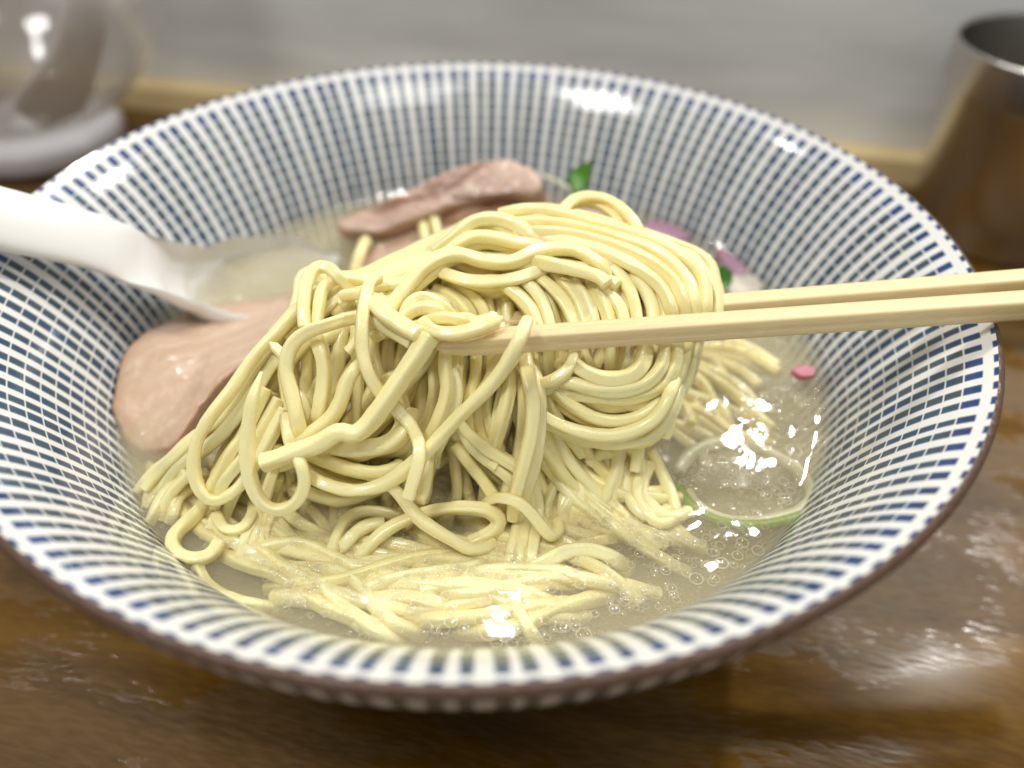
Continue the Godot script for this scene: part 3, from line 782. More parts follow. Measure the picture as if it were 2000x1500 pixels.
	noodle("noodle following close behind its neighbour in the lifted bundle", "noodles a layer behind the front ones", 1.44, 1, [-303,555,466, -270,550,479, -225,539,491, -185,533,500, -162,538,500, -141,528,479])
	noodle("noodle following close behind its neighbour in the lifted bundle", "noodles a layer behind the front ones", 1.37, 1, [77,803,22, 108,820,35, 163,825,29, 217,821,50, 266,812,64, 320,810,100, 379,799,116, 435,796,155, 455,784,197, 476,760,232, 473,741,271, 472,708,286])
	noodle("noodle following close behind its neighbour in the lifted bundle", "noodles a layer behind the front ones", 1.33, 1, [74,797,42, 124,821,79, 192,812,83, 254,813,105, 307,803,127, 369,801,161, 412,787,200, 431,769,238, 436,754,281, 439,711,283])
	noodle("noodle following close behind its neighbour in the lifted bundle", "noodles a layer behind the front ones", 1.37, 1, [100,808,84, 154,816,112, 215,819,125, 278,812,132, 327,802,170, 378,794,211, 407,779,235, 407,764,287, 423,727,288])
	noodle("noodle following close behind its neighbour in the lifted bundle", "noodles a layer behind the front ones", 1.33, 1, [134,798,103, 190,815,144, 257,808,163, 306,806,192, 349,795,229, 380,776,270, 382,763,303, 397,714,290])
	noodle("noodle following close behind its neighbour in the lifted bundle", "noodles a layer behind the front ones", 1.33, 1, [-20,774,54, 22,797,38, 60,806,10, 103,804,-7, 152,805,22, 203,798,36, 260,796,71, 327,779,71])
	noodle("noodle following close behind its neighbour in the lifted bundle", "noodles a layer behind the front ones", 1.30, 1, [67,791,38, 98,805,31, 143,811,32, 194,804,44, 260,800,74, 317,793,104])
	noodle("noodle following close behind its neighbour in the lifted bundle", "noodles a layer behind the front ones", 1.15, 1, [145,797,29, 164,806,4, 193,814,-19, 230,817,-39, 267,817,-24, 297,811,11, 310,800,46, 326,790,65, 337,769,85])
	noodle("noodle following close behind its neighbour in the lifted bundle", "noodles a layer behind the front ones", 1.37, 1, [-158,759,312, -150,766,284, -124,785,238, -85,799,203, -45,814,177, -14,812,171, 39,808,190, 88,805,203, 128,816,183, 179,817,155, 223,812,177, 260,809,202, 271,784,206])
	noodle("noodle following close behind its neighbour in the lifted bundle", "noodles a layer behind the front ones", 1.48, 1, [136,802,188, 160,811,208, 203,806,212, 236,805,224, 256,796,240, 272,795,253])
	noodle("noodle following close behind its neighbour in the lifted bundle", "noodles a layer behind the front ones", 1.44, 1, [-100,781,115, -61,811,110, -30,819,80, -3,822,59, 34,825,66, 74,820,89, 104,814,113, 128,793,119])
	noodle("noodle following close behind its neighbour in the lifted bundle", "noodles a layer behind the front ones", 1.30, 1, [-68,775,132, -24,799,117, 15,808,108, 58,801,112, 95,797,130, 140,799,131, 190,790,140])
	noodle("noodle following close behind its neighbour in the lifted bundle", "noodles a layer behind the front ones", 1.37, 1, [-53,779,186, -17,784,216, 30,773,221, 77,784,220, 115,785,209, 152,787,186])
	noodle("noodle following close behind its neighbour in the lifted bundle", "noodles a layer behind the front ones", 1.26, 1, [-412,670,237, -360,710,212, -299,736,165, -235,746,144, -171,759,114, -102,763,84])
	noodle("noodle following close behind its neighbour in the lifted bundle", "noodles a layer behind the front ones", 1.26, 2, [-400,662,264, -340,707,232, -276,732,189, -212,750,163, -148,758,133, -94,772,106])
	noodle("noodle following close behind its neighbour in the lifted bundle", "noodles a layer behind the front ones", 1.26, 0, [-316,719,138, -245,736,126, -183,746,83, -112,764,62, -59,774,26, -12,780,-12])
	noodle("noodle following close behind its neighbour in the lifted bundle", "noodles a layer behind the front ones", 1.26, 1, [-264,748,187, -215,752,176, -164,764,158, -116,771,149, -73,778,137])
	noodle("noodle following close behind its neighbour in the lifted bundle", "noodles a layer behind the front ones", 1.26, 2, [-283,726,236, -247,744,233, -206,757,214, -162,751,203, -119,764,202])
	noodle("noodle following close behind its neighbour in the lifted bundle", "noodles a layer behind the front ones", 1.30, 1, [49,761,194, 76,762,218, 107,755,244, 121,738,270, 140,716,310])
	noodle("noodle following close behind its neighbour in the lifted bundle", "noodles a layer behind the front ones", 1.30, 2, [70,773,162, 107,769,200, 130,761,223, 144,752,257, 157,715,298])
	noodle("noodle following close behind its neighbour in the lifted bundle", "noodles a layer behind the front ones", 1.30, 0, [108,787,183, 130,776,212, 162,767,227, 192,753,272, 208,730,291, 208,711,312])
	noodle("noodle following close behind its neighbour in the lifted bundle", "noodles a layer behind the front ones", 1.30, 1, [116,769,165, 140,774,211, 173,753,244, 186,746,280, 188,714,309])
	noodle("noodle following close behind its neighbour in the lifted bundle", "noodles a layer behind the front ones", 1.30, 2, [186,762,174, 216,770,226, 236,757,259, 245,740,275, 246,721,308])
	noodle("noodle following close behind its neighbour in the lifted bundle", "noodles a layer behind the front ones", 1.30, 1, [252,791,182, 266,778,193, 287,764,247, 293,752,281, 293,721,303])
	noodle("noodle following close behind its neighbour in the lifted bundle", "noodles a layer behind the front ones", 1.30, 2, [319,774,187, 331,774,225, 351,756,256, 354,745,282, 361,725,317])
	noodle("noodle following close behind its neighbour in the lifted bundle", "noodles a layer behind the front ones", 1.30, 0, [352,765,194, 373,764,233, 380,752,266, 389,736,297, 384,722,310])
	noodle("noodle following close behind its neighbour in the lifted bundle", "noodles a layer behind the front ones", 1.30, 1, [211,749,154, 243,767,219, 281,759,253, 293,742,291, 297,722,302])
	noodle("noodle following close behind its neighbour in the lifted bundle", "noodles a layer behind the front ones", 1.26, 1, [-129,752,316, -114,773,306, -101,785,285, -86,786,285, -63,782,293, -46,764,308, -42,741,301])
	noodle("noodle following close behind its neighbour in the lifted bundle", "noodles a layer behind the front ones", 1.30, 1, [-194,734,324, -163,761,336, -140,772,315, -114,781,307, -86,776,317, -74,748,300])
	noodle("noodle following close behind its neighbour in the lifted bundle", "noodles a layer behind the front ones", 1.12, 1, [-77,758,330, -59,777,346, -32,780,345, -12,779,351, 2,747,323])
	noodle("noodle following close behind its neighbour in the lifted bundle", "noodles a layer behind the front ones", 1.30, 1, [-109,777,345, -99,776,381, -67,779,386, -33,781,393, -2,786,385, 21,786,372, 33,790,359])
	noodle("noodle following close behind its neighbour in the lifted bundle", "noodles a layer behind the front ones", 1.19, 1, [-212,787,304, -194,790,339, -169,774,352, -151,770,363, -120,768,390])
	noodle("noodle following close behind its neighbour in the lifted bundle", "noodles a layer behind the front ones", 1.22, 1, [-238,768,248, -221,769,251, -190,776,261, -165,769,283, -148,764,296])
	noodle("noodle following close behind its neighbour in the lifted bundle", "noodles a layer behind the front ones", 1.30, 1, [-47,711,362, -48,696,386, -40,673,412, -50,643,432, -63,608,453, -84,552,454])
	noodle("noodle following close behind its neighbour in the lifted bundle", "noodles a layer behind the front ones", 1.26, 1, [-155,662,372, -150,624,394, -136,570,411, -128,503,454, -126,441,481])
	noodle("long noodle lying just under the broth at the front", "noodles just under the broth at the front", 1.40, 0, [-149,391,715, -98,417,738, -49,425,744, -2,426,740, 45,426,732, 92,425,724, 141,417,715, 194,391,696])
	noodle("long noodle lying just under the broth at the front", "noodles just under the broth at the front", 1.25, 1, [-303,393,544, -240,419,606, -183,427,643, -125,428,666, -66,428,680, -7,427,690, 53,419,695, 115,393,685])
	noodle("long noodle lying just under the broth at the front", "noodles just under the broth at the front", 1.42, 2, [-201,383,471, -141,409,522, -84,417,553, -27,418,571, 31,418,584, 88,417,595, 146,409,600, 207,383,591])
	noodle("long noodle lying just under the broth at the front", "noodles just under the broth at the front", 1.27, 0, [-180,382,546, -117,408,598, -57,416,627, 3,417,642, 63,417,649, 124,416,652, 187,408,649, 254,382,632])
	noodle("long noodle lying just under the broth at the front", "noodles just under the broth at the front", 1.47, 1, [-103,393,665, -61,419,689, -21,427,695, 17,428,689, 56,428,678, 96,427,670, 136,419,668, 180,393,659])
	noodle("long noodle lying just under the broth at the front", "noodles just under the broth at the front", 1.27, 2, [-491,390,530, -423,416,562, -364,424,584, -310,425,603, -258,425,625, -208,424,648, -160,416,668, -116,390,678])
	noodle("long noodle lying just under the broth at the front", "noodles just under the broth at the front", 1.46, 0, [-463,384,580, -396,410,611, -337,418,623, -283,419,623, -229,419,615, -175,418,606, -121,410,593, -67,384,565])
	noodle("long noodle lying just under the broth at the front", "noodles just under the broth at the front", 1.46, 1, [-307,389,657, -243,414,664, -183,422,663, -124,423,661, -64,423,662, -4,422,668, 55,414,675, 116,389,675])
	noodle("long noodle lying just under the broth at the front", "noodles just under the broth at the front", 1.40, 2, [-77,382,655, -18,408,666, 39,416,667, 97,417,664, 155,417,663, 213,416,668, 271,408,675, 332,382,676])
	noodle("long noodle lying just under the broth at the front", "noodles just under the broth at the front", 1.29, 0, [-117,386,576, -75,412,605, -36,420,623, 1,421,637, 37,421,652, 70,420,669, 102,412,684, 134,386,691])
	noodle("long noodle lying just under the broth at the front", "noodles just under the broth at the front", 1.39, 1, [-206,386,705, -141,412,722, -81,420,722, -23,421,712, 35,421,697, 93,420,680, 153,412,657, 219,386,620])
	noodle("long noodle lying just under the broth at the front", "noodles just under the broth at the front", 1.48, 2, [-271,383,527, -228,408,579, -188,416,613, -149,418,639, -109,418,660, -70,416,680, -32,408,696, 7,383,699])
	noodle("long noodle lying just under the broth at the front", "noodles just under the broth at the front", 1.49, 0, [-270,387,621, -224,413,649, -183,421,662, -143,422,668, -103,422,671, -64,421,671, -24,413,665, 17,387,644])
	noodle("long noodle lying just under the broth at the front", "noodles just under the broth at the front", 1.30, 1, [-276,393,612, -236,419,620, -200,427,617, -162,428,615, -124,428,613, -87,427,605, -54,419,583, -21,393,540])
	noodle("long noodle lying just under the broth at the front", "noodles just under the broth at the front", 1.42, 2, [-175,390,565, -125,416,621, -78,424,650, -30,425,659, 20,425,656, 70,424,653, 119,416,650, 171,390,636])
	noodle("long noodle lying just under the broth at the front", "noodles just under the broth at the front", 1.30, 0, [-382,390,624, -339,416,671, -301,424,701, -264,425,722, -227,425,738, -189,424,750, -149,416,751, -108,390,737])
	noodle("long noodle lying just under the broth at the front", "noodles just under the broth at the front", 1.41, 1, [-142,395,623, -97,420,659, -55,428,679, -12,430,686, 33,430,691, 75,428,698, 115,420,708, 155,395,712])
	noodle("long noodle lying just under the broth at the front", "noodles just under the broth at the front", 1.35, 2, [-310,380,670, -265,406,680, -223,414,680, -181,415,680, -138,415,680, -97,414,673, -60,406,650, -24,380,605])
	noodle("long noodle lying just under the broth at the front", "noodles just under the broth at the front", 1.43, 0, [-84,384,629, -44,410,664, -6,418,686, 30,419,705, 66,419,723, 103,418,734, 144,410,735, 192,384,718])
	noodle("long noodle lying just under the broth at the front", "noodles just under the broth at the front", 1.29, 1, [-351,391,643, -306,417,669, -266,425,683, -229,426,696, -193,426,708, -157,425,719, -121,417,724, -87,391,716])
	noodle("long noodle lying just under the broth at the front", "noodles just under the broth at the front", 1.31, 2, [-157,388,488, -123,414,545, -91,422,577, -55,423,592, -17,423,600, 22,422,604, 60,414,606, 100,388,593])
	noodle("long noodle lying just under the broth at the front", "noodles just under the broth at the front", 1.47, 0, [-45,386,746, -2,412,764, 39,420,765, 77,421,754, 113,421,737, 152,420,720, 193,412,703, 239,386,676])
	noodle("long noodle lying just under the broth at the front", "noodles just under the broth at the front", 1.38, 1, [-497,392,561, -431,418,596, -374,426,622, -323,427,650, -275,427,679, -226,426,701, -174,418,708, -121,392,695])
	noodle("long noodle lying just under the broth at the front", "noodles just under the broth at the front", 1.47, 2, [-399,394,648, -334,420,663, -276,428,661, -223,429,645, -170,429,625, -114,428,609, -54,420,600, 9,394,584])
	noodle("long noodle lying just under the broth at the front", "noodles just under the broth at the front", 1.25, 0, [-250,391,574, -197,417,597, -149,424,608, -102,426,610, -55,426,614, -11,424,626, 29,417,645, 67,391,661])
	noodle("long noodle lying just under the broth at the front", "noodles just under the broth at the front", 1.40, 1, [-516,381,564, -458,407,579, -407,415,581, -356,416,582, -306,416,582, -259,415,574, -216,407,548, -176,381,498])
	noodle("long noodle lying just under the broth at the front", "noodles just under the broth at the front", 1.34, 2, [-152,385,595, -95,411,598, -39,419,594, 18,420,596, 76,420,602, 134,419,601, 192,411,584, 255,385,544])
	noodle("long noodle lying just under the broth at the front", "noodles just under the broth at the front", 1.49, 0, [-292,386,558, -250,412,565, -212,420,566, -175,421,570, -139,421,580, -104,420,591, -70,412,596, -35,386,589])
	noodle("long noodle lying just under the broth at the front", "noodles just under the broth at the front", 1.31, 1, [-110,394,571, -55,420,624, -1,428,653, 55,429,662, 113,429,663, 171,428,666, 226,420,673, 284,394,672])
	noodle("long noodle lying just under the broth at the front", "noodles just under the broth at the front", 1.25, 2, [-222,386,704, -177,412,712, -136,420,706, -97,421,688, -57,421,668, -14,420,658, 33,412,660, 85,386,661])
	noodle("long noodle lying just under the broth at the front", "noodles just under the broth at the front", 1.37, 0, [-50,390,471, 1,416,530, 52,424,568, 107,425,592, 163,425,612, 213,424,637, 253,416,669, 290,390,696])
	noodle("long noodle lying just under the broth at the front", "noodles just under the broth at the front", 1.31, 1, [-406,386,513, -338,412,546, -277,420,566, -219,421,586, -162,421,605, -105,420,614, -46,412,605, 15,386,571])
	noodle("long noodle lying just under the broth at the front", "noodles just under the broth at the front", 1.25, 2, [-21,386,618, 25,412,641, 69,420,643, 109,421,629, 148,421,608, 189,420,587, 234,412,569, 284,386,540])
	noodle("long noodle lying just under the broth at the front", "noodles just under the broth at the front", 1.45, 0, [-225,385,566, -169,411,595, -116,419,608, -64,420,611, -12,420,612, 39,419,619, 87,411,633, 135,385,642])
	noodle("noodle lying just under the broth at the left front", "noodles just under the broth at the left", 1.41, 0, [-476,389,561, -435,415,597, -402,423,619, -371,424,636, -341,424,651, -311,423,658, -280,415,651, -250,389,623])
	noodle("noodle lying just under the broth at the left front", "noodles just under the broth at the left", 1.37, 1, [-551,387,427, -491,412,471, -442,420,503, -399,422,532, -360,422,564, -323,420,593, -286,412,615, -253,387,623])
	noodle("noodle lying just under the broth at the left front", "noodles just under the broth at the left", 1.33, 2, [-527,386,484, -480,412,522, -440,420,542, -403,421,555, -366,421,564, -330,420,572, -295,412,576, -265,386,567])
	noodle("noodle lying just under the broth at the left front", "noodles just under the broth at the left", 1.34, 0, [-671,389,378, -615,415,454, -568,423,499, -519,424,522, -468,424,532, -419,423,543, -374,415,556, -336,389,557])
	noodle("noodle lying just under the broth at the left front", "noodles just under the broth at the left", 1.31, 1, [-588,393,452, -545,419,497, -511,427,526, -482,428,553, -454,428,578, -423,427,592, -389,419,587, -356,393,559])
	noodle("noodle lying just under the broth at the left front", "noodles just under the broth at the left", 1.46, 2, [-514,392,500, -470,417,542, -435,425,570, -405,427,596, -377,427,621, -346,425,639, -312,417,644, -279,392,629])
	noodle("noodle lying just under the broth at the left front", "noodles just under the broth at the left", 1.40, 0, [-550,393,300, -494,419,354, -452,427,393, -421,428,433, -395,428,474, -367,427,509, -333,419,530, -299,393,532])
	noodle("noodle lying just under the broth at the left front", "noodles just under the broth at the left", 1.35, 1, [-539,378,314, -493,404,385, -455,412,436, -422,413,480, -390,413,520, -357,412,557, -323,404,584, -290,378,596])
	noodle("noodle lying just under the broth at the left front", "noodles just under the broth at the left", 1.32, 2, [-527,379,466, -491,405,512, -462,413,540, -435,414,559, -408,414,573, -380,413,582, -351,405,581, -325,379,561])
	noodle("noodle lying just under the broth at the left front", "noodles just under the broth at the left", 1.28, 0, [-531,390,540, -491,416,582, -458,424,606, -426,425,622, -394,425,634, -364,424,649, -340,416,664, -323,390,670])
	noodle("noodle lying just under the broth at the left front", "noodles just under the broth at the left", 1.32, 1, [-622,380,382, -598,406,446, -577,414,487, -550,415,512, -518,415,531, -487,414,549, -464,406,565, -449,380,569])
	noodle("noodle lying just under the broth at the left front", "noodles just under the broth at the left", 1.29, 2, [-680,385,329, -630,411,380, -592,419,415, -560,420,444, -530,420,473, -503,419,502, -482,411,526, -470,385,538])
	noodle("noodle lying just under the broth at the left front", "noodles just under the broth at the left", 1.26, 0, [-692,384,342, -646,410,406, -610,418,449, -578,419,485, -546,419,517, -510,418,540, -471,410,549, -432,384,537])
	noodle("noodle lying just under the broth at the left front", "noodles just under the broth at the left", 1.31, 1, [-676,381,314, -635,407,383, -601,415,428, -565,416,459, -527,416,485, -491,415,510, -461,407,532, -439,381,541])
	noodle("noodle lying just under the broth at the left front", "noodles just under the broth at the left", 1.29, 2, [-520,378,353, -471,404,396, -432,412,423, -394,413,443, -359,413,463, -330,412,488, -309,404,515, -297,378,532])
	noodle("noodle lying just under the broth at the left front", "noodles just under the broth at the left", 1.50, 0, [-487,378,503, -448,403,562, -414,411,600, -378,413,625, -340,413,645, -304,411,665, -271,403,682, -243,378,687])
	noodle("noodle lying just under the broth at the left front", "noodles just under the broth at the left", 1.44, 1, [-581,387,309, -556,413,371, -533,421,409, -506,422,432, -474,422,448, -446,421,464, -425,413,480, -413,387,483])
	noodle("noodle lying just under the broth at the left front", "noodles just under the broth at the left", 1.34, 2, [-706,390,324, -659,416,391, -623,424,439, -591,425,479, -560,425,515, -525,424,545, -487,416,562, -450,390,561])
	noodle("noodle fading under the broth at the right front", "noodles fading under the broth", 1.34, 0, [57,374,412, 78,400,468, 101,408,501, 129,409,522, 159,409,537, 191,408,549, 225,400,553, 264,374,542])
	noodle("noodle fading under the broth at the right front", "noodles fading under the broth", 1.46, 1, [138,389,366, 162,415,437, 192,423,483, 228,424,513, 269,424,535, 312,423,553, 356,415,566, 407,389,562])
	noodle("noodle fading under the broth at the right front", "noodles fading under the broth", 1.45, 2, [8,385,479, 37,411,529, 68,419,559, 105,420,574, 144,420,584, 180,419,597, 209,411,615, 237,385,625])
	noodle("noodle fading under the broth at the right front", "noodles fading under the broth", 1.33, 0, [200,379,511, 234,405,536, 266,413,552, 294,414,570, 317,414,592, 340,413,612, 366,405,626, 397,379,627])
	noodle("noodle fading under the broth at the right front", "noodles fading under the broth", 1.43, 1, [14,381,430, 46,407,490, 81,415,530, 120,416,557, 160,416,579, 200,415,601, 238,407,619, 279,381,625])
	noodle("noodle fading under the broth at the right front", "noodles fading under the broth", 1.33, 2, [229,382,374, 271,408,410, 308,416,436, 334,417,465, 354,417,499, 373,416,531, 395,408,555, 423,382,565])
	noodle("noodle fading under the broth at the right front", "noodles fading under the broth", 1.25, 0, [114,389,438, 117,415,506, 130,423,548, 154,424,575, 185,424,595, 216,423,612, 246,415,627, 279,389,628])
	noodle("noodle fading under the broth at the right front", "noodles fading under the broth", 1.48, 1, [221,374,376, 248,400,429, 278,407,466, 307,409,495, 336,409,523, 367,407,548, 401,400,565, 442,374,566])
	noodle("noodle fading under the broth at the right front", "noodles fading under the broth", 1.25, 2, [-5,389,310, 45,415,354, 87,423,386, 121,424,419, 150,424,456, 176,423,491, 205,415,518, 235,389,531])
	noodle("noodle fading under the broth at the right front", "noodles fading under the broth", 1.38, 0, [18,375,321, 51,401,366, 80,409,398, 101,410,429, 119,410,461, 140,409,488, 166,401,505, 198,375,504])
	noodle("noodle fanning out under the broth right of the bundle", "noodles fanning out right of the bundle", 1.42, 0, [496,389,-33, 519,415,26, 546,422,63, 575,424,91, 601,424,120, 622,422,152, 637,415,183, 654,389,201])
	noodle("noodle fanning out under the broth right of the bundle", "noodles fanning out right of the bundle", 1.42, 1, [415,389,49, 433,415,111, 460,423,149, 496,424,170, 534,424,189, 557,423,218, 562,415,257, 560,389,289])
	noodle("noodle fanning out under the broth right of the bundle", "noodles fanning out right of the bundle", 1.50, 2, [405,378,173, 440,404,197, 474,412,212, 501,413,233, 522,413,261, 545,412,285, 575,404,295, 617,378,284])
	noodle("noodle fanning out under the broth right of the bundle", "noodles fanning out right of the bundle", 1.35, 0, [522,376,-87, 537,402,-34, 561,410,-7, 590,411,6, 621,411,15, 649,410,27, 676,402,39, 708,376,36])
	noodle("noodle fanning out under the broth right of the bundle", "noodles fanning out right of the bundle", 1.33, 1, [348,383,104, 357,409,174, 374,417,219, 398,418,251, 426,418,277, 451,417,304, 474,409,327, 501,383,335])
	noodle("noodle fanning out under the broth right of the bundle", "noodles fanning out right of the bundle", 1.24, 2, [338,375,-51, 367,401,20, 399,409,67, 434,410,104, 466,410,140, 486,409,182, 494,401,227, 496,375,260])
	noodle("noodle fanning out under the broth right of the bundle", "noodles fanning out right of the bundle", 1.32, 0, [412,383,-105, 439,409,-54, 468,417,-23, 494,418,5, 517,418,35, 539,417,64, 563,409,85, 594,383,87])
	noodle("noodle fanning out under the broth right of the bundle", "noodles fanning out right of the bundle", 1.36, 1, [522,372,43, 527,398,113, 543,406,157, 568,407,186, 597,407,209, 623,406,234, 646,398,256, 675,372,263])
	noodle("noodle fanning out under the broth right of the bundle", "noodles fanning out right of the bundle", 1.28, 2, [469,381,-114, 515,407,-57, 553,415,-14, 577,416,34, 591,416,87, 604,415,137, 625,407,173, 656,381,190])
	noodle("noodle fanning out under the broth right of the bundle", "noodles fanning out right of the bundle", 1.39, 0, [474,378,42, 453,404,121, 449,412,170, 459,413,202, 478,413,225, 502,412,244, 530,404,253, 571,378,242])
	noodle("noodle fanning out under the broth right of the bundle", "noodles fanning out right of the bundle", 1.49, 1, [314,375,81, 337,400,155, 368,408,200, 405,410,228, 446,410,249, 487,408,269, 527,400,286, 573,375,286])
	noodle("noodle fanning out under the broth right of the bundle", "noodles fanning out right of the bundle", 1.26, 2, [409,390,183, 451,416,200, 490,424,211, 520,425,236, 543,425,270, 568,424,297, 604,416,306, 653,390,291])
	noodle("noodle sunk deep in the cloudy broth", "noodles sunk in the broth", 1.31, 0, [-356,364,566, -309,390,619, -267,398,647, -224,399,657, -179,399,657, -135,398,660, -94,390,667, -56,364,665])
	noodle("noodle sunk deep in the cloudy broth", "noodles sunk in the broth", 1.45, 1, [-235,336,389, -175,362,400, -123,370,408, -78,371,427, -37,371,456, 3,370,483, 44,362,499, 86,336,501])
	noodle("noodle sunk deep in the cloudy broth", "noodles sunk in the broth", 1.42, 2, [-640,335,319, -600,361,371, -570,369,405, -544,370,432, -519,370,458, -492,369,480, -466,361,494, -444,335,491])
	noodle("noodle sunk deep in the cloudy broth", "noodles sunk in the broth", 1.26, 0, [-61,332,239, -35,358,285, -11,366,314, 14,367,334, 39,367,353, 59,366,374, 74,358,394, 85,332,402])
	noodle("noodle sunk deep in the cloudy broth", "noodles sunk in the broth", 1.38, 1, [-437,342,357, -383,368,403, -342,376,437, -313,377,473, -290,377,511, -267,376,545, -239,368,569, -212,342,577])
	noodle("noodle sunk deep in the cloudy broth", "noodles sunk in the broth", 1.48, 2, [134,332,287, 156,358,329, 177,366,355, 197,367,376, 215,367,398, 233,366,417, 254,358,429, 279,332,426])
	noodle("noodle sunk deep in the cloudy broth", "noodles sunk in the broth", 1.42, 0, [-322,330,300, -275,356,351, -232,364,374, -190,365,374, -148,365,364, -105,364,360, -65,356,364, -26,330,362])
	noodle("noodle sunk deep in the cloudy broth", "noodles sunk in the broth", 1.44, 1, [-628,326,268, -568,352,319, -518,360,352, -470,361,374, -422,361,394, -381,360,422, -351,352,455, -330,326,480])
	noodle("noodle sunk deep in the cloudy broth", "noodles sunk in the broth", 1.29, 2, [-149,365,461, -111,391,478, -75,399,478, -40,400,472, -5,400,463, 28,399,448, 60,391,421, 92,365,372])
	noodle("noodle sunk deep in the cloudy broth", "noodles sunk in the broth", 1.29, 0, [-386,358,495, -346,384,508, -312,392,507, -281,393,497, -249,393,486, -215,392,480, -181,384,475, -146,358,462])
	noodle("noodle sunk deep in the cloudy broth", "noodles sunk in the broth", 1.40, 1, [-392,353,265, -340,379,311, -294,387,339, -251,388,359, -208,388,377, -166,387,393, -125,379,404, -85,353,399])
	noodle("noodle sunk deep in the cloudy broth", "noodles sunk in the broth", 1.32, 2, [-333,348,362, -283,374,361, -239,382,360, -200,383,374, -162,383,399, -126,382,421, -88,374,427, -51,348,414])
	noodle("noodle sunk deep in the cloudy broth", "noodles sunk in the broth", 1.48, 0, [-464,342,456, -416,368,476, -380,375,490, -353,377,512, -330,377,541, -307,375,564, -281,368,573, -254,342,564])
	noodle("noodle sunk deep in the cloudy broth", "noodles sunk in the broth", 1.32, 1, [-250,329,423, -215,354,459, -187,362,485, -169,364,513, -154,364,543, -135,362,566, -106,354,572, -70,329,558])
	make_noodle_mass()

